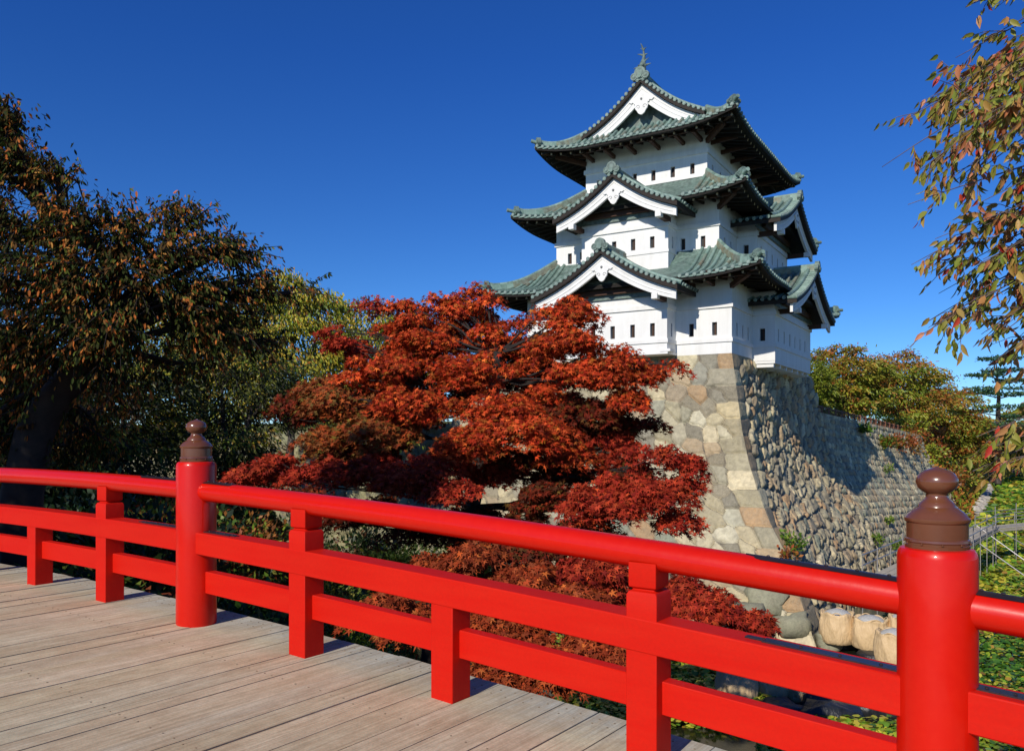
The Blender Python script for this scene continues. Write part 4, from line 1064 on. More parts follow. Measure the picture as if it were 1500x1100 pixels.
pads = [
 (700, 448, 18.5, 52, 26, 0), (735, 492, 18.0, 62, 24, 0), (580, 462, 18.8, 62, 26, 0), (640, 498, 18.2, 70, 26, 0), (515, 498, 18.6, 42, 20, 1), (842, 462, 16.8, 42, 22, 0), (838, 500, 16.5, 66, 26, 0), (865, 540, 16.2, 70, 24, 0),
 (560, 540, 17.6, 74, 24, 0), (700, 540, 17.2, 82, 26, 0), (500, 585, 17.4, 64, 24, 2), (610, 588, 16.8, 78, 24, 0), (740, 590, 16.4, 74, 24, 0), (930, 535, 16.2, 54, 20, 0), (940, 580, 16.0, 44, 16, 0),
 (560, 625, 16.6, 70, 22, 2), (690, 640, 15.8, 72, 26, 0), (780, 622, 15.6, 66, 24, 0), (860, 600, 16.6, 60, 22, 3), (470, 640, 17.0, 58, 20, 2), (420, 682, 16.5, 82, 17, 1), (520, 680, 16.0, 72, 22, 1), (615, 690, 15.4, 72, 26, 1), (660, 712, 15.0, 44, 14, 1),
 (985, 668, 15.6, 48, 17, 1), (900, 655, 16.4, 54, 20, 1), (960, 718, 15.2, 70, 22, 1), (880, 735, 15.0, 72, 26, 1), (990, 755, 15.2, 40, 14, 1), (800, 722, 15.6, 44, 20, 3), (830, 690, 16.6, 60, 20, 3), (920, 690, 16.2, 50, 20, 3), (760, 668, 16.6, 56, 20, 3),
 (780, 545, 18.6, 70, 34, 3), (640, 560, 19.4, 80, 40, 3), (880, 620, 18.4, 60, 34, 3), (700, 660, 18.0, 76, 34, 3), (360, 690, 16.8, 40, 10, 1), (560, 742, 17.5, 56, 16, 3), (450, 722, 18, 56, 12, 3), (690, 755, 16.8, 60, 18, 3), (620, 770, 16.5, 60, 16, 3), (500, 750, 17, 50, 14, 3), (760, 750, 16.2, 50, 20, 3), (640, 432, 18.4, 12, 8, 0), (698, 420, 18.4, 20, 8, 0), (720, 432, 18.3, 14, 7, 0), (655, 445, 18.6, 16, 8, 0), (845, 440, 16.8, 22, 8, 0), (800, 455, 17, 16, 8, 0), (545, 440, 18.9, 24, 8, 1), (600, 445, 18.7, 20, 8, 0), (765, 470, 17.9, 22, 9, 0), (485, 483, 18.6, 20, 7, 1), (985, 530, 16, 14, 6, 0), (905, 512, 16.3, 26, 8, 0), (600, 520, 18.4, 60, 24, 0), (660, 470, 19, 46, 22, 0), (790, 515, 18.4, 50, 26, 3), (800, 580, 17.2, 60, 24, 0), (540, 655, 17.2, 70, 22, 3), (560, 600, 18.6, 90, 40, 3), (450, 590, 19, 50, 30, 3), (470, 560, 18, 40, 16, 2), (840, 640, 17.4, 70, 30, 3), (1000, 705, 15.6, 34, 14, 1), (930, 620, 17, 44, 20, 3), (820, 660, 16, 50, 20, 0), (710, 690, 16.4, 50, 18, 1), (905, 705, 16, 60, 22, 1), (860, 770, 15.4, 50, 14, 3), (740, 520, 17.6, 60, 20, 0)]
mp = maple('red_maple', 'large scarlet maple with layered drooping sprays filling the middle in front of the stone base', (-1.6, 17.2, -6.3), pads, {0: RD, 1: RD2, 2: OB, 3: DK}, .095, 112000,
      [(-1.7, 17.2, -4.6), (-1.2, 17.2, -3.2), (-.9, 17.3, -1.6), (-.5, 17.3, .2), (-.3, 17.4, 1.8)], .24)
pads2 = [(870, 830, 13.5, 70, 22, 4), (690, 805, 13.5, 56, 16, 5), (770, 840, 13.2, 60, 20, 5), (820, 880, 12.8, 80, 26, 5), (740, 905, 12.6, 60, 20, 5), (560, 880, 12.8, 48, 18, 5), (600, 905, 12.6, 44, 16, 5), (880, 940, 12.2, 66, 22, 5), (790, 960, 12.0, 66, 22, 5), (1040, 878, 13.2, 62, 18, 4), (985, 860, 13.4, 56, 20, 4), (1095, 905, 13.2, 34, 12, 4),
         (640, 820, 13.8, 44, 14, 5), (950, 905, 12.8, 50, 22, 4), (715, 985, 11.8, 50, 12, 5), (860, 860, 13.6, 60, 22, 3), (770, 790, 14, 60, 16, 3)]
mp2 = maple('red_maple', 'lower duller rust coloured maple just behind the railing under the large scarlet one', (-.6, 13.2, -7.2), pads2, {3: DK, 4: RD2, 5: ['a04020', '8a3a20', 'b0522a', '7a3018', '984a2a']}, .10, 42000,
      [(-.5, 13.2, -5.6), (-.1, 13.3, -4.4), (.3, 13.3, -3.3), (.6, 13.3, -2.4)], .16)

# ---- big dark cherry on the left
lobes = [lobe(8, 180, 10.2, 26, 24, .6), lobe(30, 250, 10.2, 40, 24, .6), lobe(85, 262, 10.2, 30, 12, .25), lobe(0, 330, 10.2, 60, 40, .7), lobe(105, 330, 10.2, 46, 24, .55), lobe(185, 335, 10.4, 40, 16, .4), lobe(262, 325, 10.8, 34, 10, .25), lobe(310, 365, 11, 34, 16, .35), lobe(230, 372, 10.6, 50, 20, .5),
         lobe(170, 410, 10.4, 70, 28, .8), lobe(60, 410, 10.2, 80, 36, 1.1), lobe(270, 430, 10.8, 60, 22, .7), lobe(355, 425, 11.2, 36, 10, .2), lobe(120, 475, 10.4, 90, 34, 1.3), lobe(270, 480, 11, 66, 20, .5), lobe(20, 510, 10.2, 70, 40, 1.2), lobe(370, 500, 11.4, 46, 8, .16), lobe(330, 462, 11.2, 44, 12, .2), lobe(150, 545, 11, 70, 24, .4),
         lobe(250, 530, 11.4, 50, 14, .2), lobe(40, 590, 11.2, 70, 36, .9), lobe(-30, 640, 11, 60, 50, .6), lobe(160, 600, 12.6, 60, 26, .35), lobe(100, 655, 12.6, 80, 30, .6), lobe(345, 372, 11.2, 26, 12, .14), lobe(385, 410, 11.3, 28, 10, .12), lobe(425, 428, 11.4, 22, 6, .08)]
CH = ['2c3814', '384418', '202a0e', '4a3818', '5a3e20', '323612']
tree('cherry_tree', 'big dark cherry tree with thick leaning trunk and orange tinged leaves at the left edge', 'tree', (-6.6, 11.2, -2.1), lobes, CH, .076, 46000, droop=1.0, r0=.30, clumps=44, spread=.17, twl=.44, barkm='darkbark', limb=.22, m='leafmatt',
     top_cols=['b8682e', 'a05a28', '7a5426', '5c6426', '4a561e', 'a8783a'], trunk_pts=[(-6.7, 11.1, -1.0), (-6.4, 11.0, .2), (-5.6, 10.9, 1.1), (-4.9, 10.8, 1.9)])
UG = ['1c260c', '28340f', '161e08', '343e14', '5c6020']
for (px, py, Y, rx, ry, lab, nm) in [(60, 620, 20, 110, 90, 'dark undergrowth tree filling the space under the big cherry at the far left', 20),
                           (170, 600, 24, 120, 95, 'dark green tree behind the leaning cherry trunk', 21), (330, 590, 27, 110, 95, 'dark green tree with yellow flecks behind the left railing finial', 22), (-60, 520, 26, 130, 150, 'tall dark tree at the far left behind the big cherry', 23)]:
    ls = [lobe(px + dx * rx, py + dy * ry, Y + dY, rx * .55, ry * .5, 1) for dx, dy, dY in ((-.5, -.5, 1), (.5, -.5, 0), (0, 0, 1), (-.6, .4, 0), (.6, .4, 1), (0, .8, -1), (.1, -.8, 1))]
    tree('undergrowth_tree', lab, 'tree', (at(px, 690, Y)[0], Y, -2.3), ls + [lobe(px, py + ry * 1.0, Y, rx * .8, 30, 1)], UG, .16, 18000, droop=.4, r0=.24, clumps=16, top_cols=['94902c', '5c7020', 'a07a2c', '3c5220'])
YG = ['b4a834', 'c2a836', '9c9c2e', '86962e', 'c89c38', '748a2a']
for i, (px, py, Y, lab) in enumerate([(425, 488, 40, 'yellow green weeping tree left of the red maple top'), (545, 520, 46, 'pale yellow tree just behind the left shoulder of the red maple'), (300, 520, 44, 'yellowing tree mostly hidden behind the big dark cherry')]):
    rx, ry = 85, 74
    ls = [lobe(px + dx * rx, py + dy * ry, Y + dY, rx * .5, ry * .42, 1) for dx, dy, dY in ((-.5, -.45, 1), (.5, -.4, 0), (0, -.75, 1), (0, 0, 0), (-.7, .3, 0), (.7, .3, 1), (0, .7, -1), (-.4, 1.2, 0), (.4, 1.3, 0))]
    tree('yellowing_tree', lab, 'tree', (at(px, 640, Y)[0], Y, -1.9 if i != 1 else .6), ls, YG[:4] + ['5c6e22', '4c5e1e'], .21, 20000, tpl=LEAF, droop=1.1, r0=.25, clumps=20, top_cols=YG)

# ---- trees on the terrace at the right
OG = ['84902e', '9a9c32', 'a08430', 'ae7834', '6c802a', '94942f']
def rt(px, py, Y, rx, ry, lab, cols, n, z, top=None, sz=.40, nm='cherry_tree', gr=None, sp=.3, cl=16):
    ls = [lobe(px + dx * rx, py + dy * ry, Y + dY, rx * .48, ry * .40, 1) for dx, dy, dY in ((-.6, -.3, 1), (.6, -.2, 0), (0, -.6, 2), (0, .0, -2), (-.7, .3, 0), (.7, .35, -1), (0, .6, -2), (.3, -.3, -2), (-.35, .1, -2))]
    return tree(nm, lab, 'tree', (at(px, 600, Y)[0], Y, z), ls, cols, sz, n, droop=.25, r0=.3, clumps=cl, top_cols=top, flat=.35, spread=sp, m='leaf', group=gr)
rt(1235, 556, 82, 70, 55, 'orange and green cherry tree on the terrace right beside the keep', OG, 14000, .9, ['b86e34', 'a07a32', '8c8630', '7f7a2a'])
rt(1315, 568, 92, 75, 60, 'spreading cherry tree with rust red top behind the terrace fence', OG, 16000, .7, ['c06a34', 'ac7238', '9c782e', '8a7a30'])
rt(1375, 596, 104, 60, 48, 'olive brown cherry tree at the end of the terrace fence', OG, 11000, .2, ['9a5c2a', '7a6424'])
rt(1198, 565, 76, 20, 55, 'bright yellow green weeping tree hard against the right corner of the keep', ['7a8424', '66781e', '8a8a2a'], 6000, .9, None, .3, 'weeping_tree')
rt(1405, 640, 105, 45, 45, 'orange leaved tree on the overgrown bank beyond the stone wall', OG, 9000, -3, ['a86a2c', '9a5424'])
GN = ['3a5e36', '466c3c', '305230', '52743c']
rt(1420, 632, 170, 45, 30, 'dark green broadleaf tree on the far shore left of the tall pine', GN, 9000, -6, None, .7, 'broadleaf_tree')
rt(1488, 645, 165, 40, 34, 'green broadleaf tree on the far shore at the right edge', GN, 9000, -6, None, .7, 'broadleaf_tree')
rt(1455, 655, 150, 60, 40, 'low bushy dark tree at the water end of the far shore', ['3a4a20', '4a5424', '5a5a24', '6a5a26'], 9000, -7, ['7a6a2c', '8a6a30'], .6, 'broadleaf_tree')
rt(1520, 622, 175, 50, 34, 'autumn brown tree on the far shore behind the hanging branches', OG, 8000, -6, None, .7, 'broadleaf_tree')
rt(1600, 610, 160, 60, 60, 'tall green tree on the far shore beyond the right edge', GN, 8000, -6, None, .7, 'broadleaf_tree')
rt(1270, 600, 150, 80, 60, 'distant green tree filling the gap behind the terrace cherries', GN, 9000, -2, None, .6, 'broadleaf_tree')
# tall pine with open tiers
def pine():
    Y = 140; b = at(1462, 700, Y); T = empty('pine_tree', 'tall open pine with flat separate tiers rising over the far shore', 'tree', (b[0], Y, -7.6))
    tb = MB(); tp = np.array([(b[0], Y, -8), at(1461, 640, Y), at(1463, 580, Y), at(1459, 530, Y)]); tb.tube(tp, [.55, .45, .3, .08], 10); keep(tb.build('trunk', M['bark'], None), T)
    br = MB(); C = []
    for (px, py, rx) in [(1459, 528, 30), (1470, 545, 30), (1440, 552, 26), (1482, 560, 28), (1452, 572, 44), (1480, 580, 34), (1430, 578, 26), (1470, 598, 44), (1432, 604, 30), (1490, 612, 28), (1450, 625, 34)]:
        st = at(1461, py + 4, Y); c = at(px, py, Y) + (0, rng.uniform(-2, 2), 0); br.tube(wiggle(st, c, 5, .1), np.linspace(.12, .03, 5), 5)
        k = 500; a = rng.uniform(0, 6.28, k); r = np.sqrt(rng.random(k)) * rx * Y / F_PX
        C.append(c + np.stack([np.cos(a) * r, np.sin(a) * r, rng.normal(0, .16, k) + .15], -1))
    C = np.concatenate(C); n = len(C)
    keep(br.build('branches', M['bark'], None), T)
    D = rng.normal(0, 1, (n, 3)); D[:, 2] = np.abs(D[:, 2]) * .7
    keep(leaf_mesh('crown', DIA, C, D, rng.normal(0, 1, (n, 3)) + (0, 0, .8), .55 * rng.uniform(.6, 1.2, n), palette(n, ['3c5c40', '486a46', '567648', '304c38']), M['leaf']), T)
pine()

# ---- near cherry branches hanging in from the right
def near_branches():
    base = np.array([9.6, 7.4, -3.6]); T = empty('cherry_tree', 'near cherry tree reaching in from the right edge with drooping green and red leaves', 'tree', tuple(base))
    tb = MB(); tp = np.array([(9.6, 7.4, -6), (9.5, 7.4, -1), (9.0, 7.3, 1.5), (8.2, 7.2, 3.2), (7.5, 7.0, 4.6)]); tb.tube(tp, [.5, .38, .3, .24, .15], 12); keep(tb.build('trunk', M['bark'], None), T)
    br = MB(); LP, LDr, LB = [], [], []
    K7 = 6.6
    # main boughs: from the trunk to tips read off the silhouette
    tipsl = [((1300, 190), 2), ((1292, 245), 1), ((1340, 255), 2), ((1330, 300), 1), ((1415, 10), 2), ((1400, 85), 2), ((1375, 130), 2), ((1350, 160), 2), ((1440, 60), 2), ((1420, 180), 3), ((1450, 130), 3), ((1460, 210), 3), ((1400, 220), 2),
             ((1335, 388), 2), ((1370, 350), 3), ((1390, 400), 3), ((1350, 490), 2), ((1360, 470), 2), ((1410, 430), 3), ((1440, 380), 3), ((1430, 300), 3), ((1470, 280), 3), ((1470, 330), 3), ((1460, 450), 3), ((1485, 400), 3), ((1440, 545), 1), ((1485, 500), 2), ((1480, 560), 1),
             ((1425, 690), 2), ((1430, 640), 2), ((1450, 670), 3), ((1470, 620), 3), ((1480, 690), 3), ((1500, 650), 3), ((1490, 160), 3), ((1500, 60), 3), ((1500, 240), 3), ((1495, 330), 3), ((1505, 110), 3)]
    tipsl = tipsl + [((x_, y_), 3) for x_, y_ in zip(rng.uniform(1425, 1520, 22), rng.uniform(60, 530, 22)) if x_ > 1400 + (40 if 280 < y_ < 330 else 0)] + [((x_, y_), 2) for x_, y_ in zip(rng.uniform(1335, 1420, 16), rng.uniform(140, 290, 16))] + [((1375, 430), 2), ((1360, 400), 1), ((1460, 700), 2), ((1440, 660), 3), ((1455, 640), 3), ((1435, 700), 2), ((1475, 660), 3), ((1450, 690), 3), ((1360, 480), 2), ((1400, 470), 3), ((1420, 400), 3), ((1350, 385), 2)]
    for (p, wt) in tipsl:
        Yp = K7 + rng.uniform(-.7, .9); tip = at(p[0], p[1], Yp)
        src = tp[-1] if p[1] < 300 else (tp[-2] if p[1] < 560 else tp[-3]); src = src + rng.normal(0, .15, 3)
        mid = src + (tip - src) * .55 + np.array([0, 0, .30 if p[1] < 560 else .12])
        t = np.linspace(0, 1, 16)[:, None]; P = (1 - t) ** 2 * src + 2 * t * (1 - t) * mid + t ** 2 * tip
        P += np.cumsum(rng.normal(0, .012, P.shape), 0) * np.sin(np.pi * t)
        br.tube(P, np.linspace(.022, .0025, 16), 6)
        # side twigs
        for s_ in range(9 + 5 * wt):
            i = rng.integers(5, 15); q = P[i]; dr = nrm(P[min(i + 1, 15)] - P[i - 1]); sd = nrm(dr * 1.0 + rng.normal(0, .55, 3)); sd[2] -= .12
            L = rng.uniform(.12, .42); e = q + sd * L; tw = np.array([q, q + sd * L * .5 + (0, 0, .01), e - (0, 0, .03)]); br.tube(tw, [.004, .003, .0015], 5, 0, False)
            nl = rng.integers(5, 11)
            for j in range(nl): LP.append(q + (e - q) * ((j + .7) / nl) + rng.normal(0, .006, 3)); LDr.append(sd)
        for j in range(7): f = 9 + j * .9; i = min(int(f), 15); LP.append(P[i] + rng.normal(0, .008, 3)); LDr.append(nrm(P[15] - P[10]))
    keep(br.build('branches', M['barkpale'], None), T)
    C = np.array(LP); dv = np.array(LDr); n = len(C)
    D = dv * .55 + rng.normal(0, .45, (n, 3)); D[:, 2] -= .95
    N = rng.normal(0, .5, (n, 3)) + nrm(np.cross(np.cross(D, (0, 0, 1.)), D)) * -1 + np.array([-.5, -.7, .5])
    cols = palette(n, ['8a8c38', '98943e', '788430', 'a68a44', 'b4804a', 'b8744e', '8c9038', 'a8843e'])
    red = rng.random(n) < .06; cols[red] = palette(int(red.sum()), ['c0442c', 'b03424', 'c8653c'])
    BIG = (np.array([(0, 0, 0), (.22, .16, .05), (.55, .20, .04), (.82, .10, -.02), (1.05, 0, -.12), (.82, -.10, -.02), (.55, -.20, .04), (.22, -.16, .05), (.5, 0, -.02)], float),
           [(0, 1, 2, 8), (8, 2, 3, 4), (8, 4, 5, 6), (0, 8, 6, 7)])
    keep(leaf_mesh('leaves', BIG, C, D, N, .100 * rng.uniform(.6, 1.2, n), cols, M['leaf']), T)
near_branches()
# ---------------------------------------------------------------- unseen trees added beyond the left edge to shade the left bank
ls = [((-20 + dx, 5.5 + dy, 7 + dz), (2.4, 2.4, 1.7), 1) for dx, dy, dz in ((0, 0, 2), (2, 1.5, 0), (-2, 1, .5), (.5, -2.2, 0), (1.5, 3, -1), (-1, 3.4, 1), (0, 0, -1), (3.2, 3.5, -2.2), (2.5, 4.5, 1.5))]
tree('cherry_tree', 'large unseen cherry tree added on the near left bank to shade the undergrowth trees', 'tree', (-20.5, 5, -2.2), ls, CH, .22, 15000, r0=.5, clumps=20, spread=.34)

ls = [((-10.3 + dx, 4.3 + dy, 4.0 + dz), (1.1, 1.1, .9), 1) for dx, dy, dz in ((0, 0, 0), (-.9, .6, .8), (-.8, -1.0, .2), (.3, .9, .9), (-2, 0, 1.2), (-.2, .2, 1.6), (-1.2, 1.6, -.6))]  # second unseen crown, added to keep the big cherry's lower part in shade
tree('cherry_tree', 'smaller unseen cherry tree added at the left bridge end to shade the big cherry', 'tree', (-12.5, 4.6, -2.2), ls, CH, .16, 9000, r0=.25, clumps=16, spread=.36)

# ---------------------------------------------------------------- shrubs
def shrub(name, label, cat, c, r, cols, n, sz, group=None, flat=0):
    c = np.asarray(c, float); T = empty(name, label, cat, tuple(c), group=group)
    st = MB(); C = []; k = 9
    cc = c + nrm(rng.normal(0, 1, (k, 3)) * (1, 1, .8)) * np.array(r) * rng.uniform(.3, .95, (k, 1)); cc[:, 2] = np.maximum(cc[:, 2], c[2] - r[2] * .3) + r[2] * .4
    for q in cc: st.tube(wiggle(c - (0, 0, .1), q, 5, .15), np.linspace(.03, .01, 5), 5, 0, False)
    keep(st.build('stems', M['bark'], None), T)
    i = rng.integers(0, k, n); P = cc[i] + rng.normal(0, 1, (n, 3)) * np.array(r) * .30
    D = P - c + rng.normal(0, .5, (n, 3)) * max(r); N = rng.normal(0, .5, (n, 3)) + (0, -.2, .7)
    pick = np.where(rng.random(n) < .6, rng.integers(0, len(cols), k)[i], rng.integers(0, len(cols), n))
    keep(leaf_mesh('foliage', DIA, P, D, N, sz * rng.uniform(.6, 1.3, n), palette(n, cols, pick), M['leaf']), T)
    return T
GG = ['5c7a24', '6a8a2a', '4a6a1e', '7a8a2c']
OO = ['8a5424', 'a0662c', '7a4a22', '6a6a24', '98502a']
H = lambda x, y: float(height(np.array([x]), np.array([y]))[0])
# overgrown bank beyond the long wall
def L2(xl, yl, z=0): return loc2w(np.array([xl, yl, z], float))
k = 0
rs5 = np.random.default_rng(5)
for yl in np.arange(54, 128, 4.4):
    for xl in (2.3, 4.0, 5.6):
        p = L2(xl + rs5.uniform(-.5, .5), yl + rs5.uniform(-1.5, 1.5)); z = H(p[0], p[1]); warm = rs5.random() < .5
        shrub('bank_shrub', 'small shrub in the rusty green tangle on the bank beyond the long wall', 'shrub', (p[0], p[1], z), (1.5, 1.9, 1.0), (OO if warm else ['8a942c', '9aa038', '70842a', 'a8843a']), 420, .42, 'shrubs on the overgrown bank')
for (xl, yl, z, r, cl, n, lab) in [(2.2, 53.5, .0, (1.2, 1.6, .8), OO, 500, 'rust orange creeper at the far top corner of the long stone wall'), (2.3, 36, -.5, (.6, 2.2, .6), OO + GG, 700, 'rusty shrub spilling over the wall top midway below the fence'),
                                   (2.9, 42, -.9, (.7, 2.2, .9), OO, 800, 'orange creeper hanging down the wall below the far end of the fence'), (1.6, 30, .5, (.5, 1.2, .3), GG, 250, 'green tuft on the wall top nearest the lantern post'), (3.3, 47, -1.5, (.6, 1.4, 1.3), ['9a5a24', '8a6a28'], 500, 'orange clump of creeper far along the long wall')]:
    p = L2(xl, yl, z); shrub('wall_creeper', lab, 'creeper', p, r, cl, n, .3)
def on_side(px, py):
    """point where the pixel ray meets the side face"""
    best = None
    for Yq in np.linspace(30, 75, 400):
        p = at(px, py, Yq); xl, yl = local(p[0], p[1])
        if xl < sof(p[2]) + (0 if yl < 18 else 3.0 * np.clip((yl - 19) / 36, 0, 1) - .25): return p - np.array([0, .35, 0])
    return p
for (px, py, r, cl, n, lab) in [(1158, 800, .55, GG, 260, 'bright green fern tuft low on the rough corner of the stone base'), (1150, 812, .35, OO, 120, 'small rusty tuft beside the green fern on the stone base'), (1281, 794, .45, GG, 200, 'green tuft growing low in the long wall'),
                                (1308, 800, .4, GG, 160, 'right hand small green tuft low in the long wall'), (1297, 690, .35, GG, 120, 'tiny green tuft at the edge of the shadow on the wall'), (1299, 764, .3, GG, 120, 'small green tuft in the middle of the sunlit wall')]:
    p = on_side(px, py); shrub('wall_fern', lab, 'fern', p, (r, r, r * .8), cl, n, .20)
# left bank bushes seen between the rails
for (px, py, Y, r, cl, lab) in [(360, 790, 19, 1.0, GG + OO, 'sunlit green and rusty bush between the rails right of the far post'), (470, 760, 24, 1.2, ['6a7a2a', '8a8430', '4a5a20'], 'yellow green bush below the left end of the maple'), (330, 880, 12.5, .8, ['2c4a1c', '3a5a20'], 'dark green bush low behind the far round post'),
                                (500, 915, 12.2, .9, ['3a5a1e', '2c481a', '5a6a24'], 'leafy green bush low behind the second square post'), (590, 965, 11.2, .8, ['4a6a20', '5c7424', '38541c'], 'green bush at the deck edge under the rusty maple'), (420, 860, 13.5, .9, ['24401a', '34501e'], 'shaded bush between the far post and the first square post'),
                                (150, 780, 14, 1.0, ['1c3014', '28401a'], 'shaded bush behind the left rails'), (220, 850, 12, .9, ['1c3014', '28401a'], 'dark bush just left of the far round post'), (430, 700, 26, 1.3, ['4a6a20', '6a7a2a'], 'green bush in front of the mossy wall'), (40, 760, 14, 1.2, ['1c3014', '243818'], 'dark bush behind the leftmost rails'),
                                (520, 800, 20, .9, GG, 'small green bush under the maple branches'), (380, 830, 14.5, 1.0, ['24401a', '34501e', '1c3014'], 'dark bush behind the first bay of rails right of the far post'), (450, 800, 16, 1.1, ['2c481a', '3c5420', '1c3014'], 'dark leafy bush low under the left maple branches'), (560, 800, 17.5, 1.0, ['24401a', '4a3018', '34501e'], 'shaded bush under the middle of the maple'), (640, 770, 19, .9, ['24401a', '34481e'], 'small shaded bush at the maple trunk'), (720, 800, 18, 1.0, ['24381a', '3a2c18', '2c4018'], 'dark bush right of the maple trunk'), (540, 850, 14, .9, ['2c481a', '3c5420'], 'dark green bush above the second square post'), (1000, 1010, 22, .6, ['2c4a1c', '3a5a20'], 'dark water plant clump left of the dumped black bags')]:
    p = at(px, py, Y); p[2] = max(min(p[2] - r * .3, H(p[0], p[1]) + .1) , H(p[0], p[1]) - .1); shrub('bush', lab, 'bush', p, (r, r, r * .8), cl, 1500, .15)
for (xl, yl, r, cl, lab) in [(-12, -5.5, 1.9, ['24401a', '34501e', '4a5a20'], 'tall dark green shrub at the foot of the wall behind the maple trunk'), (-16, -6, 2.2, ['2c481a', '44581e', '6a6a24'], 'broad leafy shrub below the mossy wall left of the maple trunk'), (-20, -5.5, 2.0, ['24381a', '3c501e', '5c3a1e'], 'rust flecked shrub below the mossy wall'),
                             (-24.5, -6, 2.3, ['2c481a', '3c5420', '7a7a2a'], 'yellow flecked shrub at the foot of the mossy wall seen over the middle rail'), (-29, -6, 2.2, ['24401a', '34501e'], 'deep green shrub at the left end of the mossy wall'), (-34, -6, 2.4, ['24401a', '3c5420'], 'dark shrub beyond the left end of the mossy wall')]:
    p = L2(xl, yl); z = H(p[0], p[1]); shrub('tall_shrub', lab, 'shrub', (p[0], p[1], z + .4), (r, r * .8, r * .85), cl, 3600, .26)
# low growth covering the near banks (nobody could count it)
n = 90000; Xc = rng.uniform(-13, 5, n); Yc = rng.uniform(8, 32, n); Zc = height(Xc, Yc); ok = Zc > -8.7
P = np.stack([Xc, Yc, Zc + rng.uniform(.0, .35, n)], -1)[ok]; n = len(P)
o = leaf_mesh('ground_cover', DIA, P, rng.normal(0, 1, (n, 3)) + (0, 0, .4), rng.normal(0, .4, (n, 3)) + (0, 0, 1), .16 * rng.uniform(.6, 1.4, n), palette(n, ['34481a', '465c20', '24381a', '5c6a24', '6a4a22', '7a3a1e']), M['leafmatt']); tag(o, kind='stuff', label='low green growth and fallen leaves over the bank below the bridge', cat='ground cover')
n = 30000; yl = rng.uniform(50, 128, n); xl = rng.uniform(1.5, 8.3, n); PP = loc2w(np.stack([xl, yl, 0 * xl], -1)); Zc = height(PP[:, 0], PP[:, 1]); PP[:, 2] = Zc + rng.uniform(0, .35, n); PP = PP[Zc > -8.8]; n = len(PP)
o = leaf_mesh('bank_growth', DIA, PP, rng.normal(0, 1, (n, 3)) + (0, 0, .3), rng.normal(0, .5, (n, 3)) + (.4, -.3, .8), .5 * rng.uniform(.5, 1.3, n), palette(n, ['8a942c', '9aa038', 'b06a30', 'b07a34', '70842a', '8a5a2c']), M['leafmatt']); tag(o, kind='stuff', label='mixed green and orange growth on the slope beyond the long wall', cat='ground cover')

# ---------------------------------------------------------------- pond plants
def pond_ok(X, Y):
    xl, yl = local(X, Y)
    ok = (xl > 6.6 + 2.2 * np.clip((yl - 20) / 40, 0, 1)) | (yl < -9.5)
    ok &= ~((np.abs(X - 13.5) < 5.2) & (np.abs(Y - 29.5) < 5.2) & (X < 15.2 + .25 * (Y - 27)))
    ok &= height(X, Y) < -8.7
    return ok
n = 150000
lnY = rng.uniform(math.log(17), math.log(200), n); Yp = np.exp(lnY); Xp = Yp * rng.uniform(.05, .86, n)
pn = vnoise(np.stack([Xp, Yp, Xp * 0], -1), .16, 5) + .6 * vnoise(np.stack([Xp, Yp, Xp * 0], -1), .5, 6)
ok = pond_ok(Xp, Yp) & (pn > -1.5) & ((Yp > 24) | (Xp > .3 * Yp)); Xp, Yp, pn = Xp[ok], Yp[ok], pn[ok]; n = len(Xp)
sz = np.maximum(.20, .0068 * Yp) * rng.uniform(.6, 1.35, n)
P = np.stack([Xp, Yp, WZ + .03 + rng.random(n) * (.30 + .1 * pn)], -1)
cy = palette(n, ['b0b838', 'c0bc40', '90a830', 'a0b034', 'ccbc48', '78a02c']); gi = rng.random(n) < np.clip(.35 - .5 * pn, .1, .9); cy[gi] = palette(int(gi.sum()), ['5a842a', '4a7a26', '6a9430', '3e6a22'])
br_ = rng.random(n) < .05; cy[br_] = palette(int(br_.sum()), ['8a6a30', 'a8843a', '6a4a24'])
D = rng.normal(0, 1, (n, 3)) * (1, 1, .25); N = rng.normal(0, .36, (n, 3)) + (0, 0, 1)
o = leaf_mesh('pond_plants', PAD, P, D, N, sz, cy, M['leaf']); tag(o, kind='stuff', label='yellow green floating leaves covering the moat', cat='water plants')
# pale stones along the far foot of the bank
rk2 = np.random.default_rng(8)
def rock(name, c, r, label, cat, m='stone', group=None, col=None):
    u = np.linspace(0, 2 * math.pi, 15)[:-1]; v = np.linspace(-math.pi / 2, math.pi / 2, 9)
    V = np.array([(math.cos(b) * math.cos(a), math.cos(b) * math.sin(a), math.sin(b)) for b in v for a in u])
    d = 1 + .34 * vnoise(V + rk2.uniform(0, 50, 3), 1.7, 1) + .16 * vnoise(V + rk2.uniform(0, 50, 3), 4, 2)
    V = np.sign(V) * np.abs(V) ** .62 * .86 * d[:, None] * np.array(r)
    F = np.array([(j * 14 + i, j * 14 + (i + 1) % 14, (j + 1) * 14 + (i + 1) % 14, (j + 1) * 14 + i) for j in range(8) for i in range(14)])
    cc = np.array(col if col is not None else STONEP[rk2.integers(0, len(STONEP))] * rk2.uniform(.8, 1.15))
    o = mk(name, V, F, M[m], None, fcol=np.tile(cc, (len(F), 1)), smooth=True); o.location = tuple(c); tag(o, label, cat, group); return o
for yl in np.arange(66, 122, 1.6):
    p = L2(8.0 + rk2.uniform(-.5, .5), yl); rock('boulder', (p[0], p[1], WZ + .15), rk2.uniform(.5, .95, 3) * (1, 1.1, .8), 'one of the pale boulders lining the water edge below the overgrown bank', 'boulder', group='boulders along the far water edge', col=(.52, .48, .42))
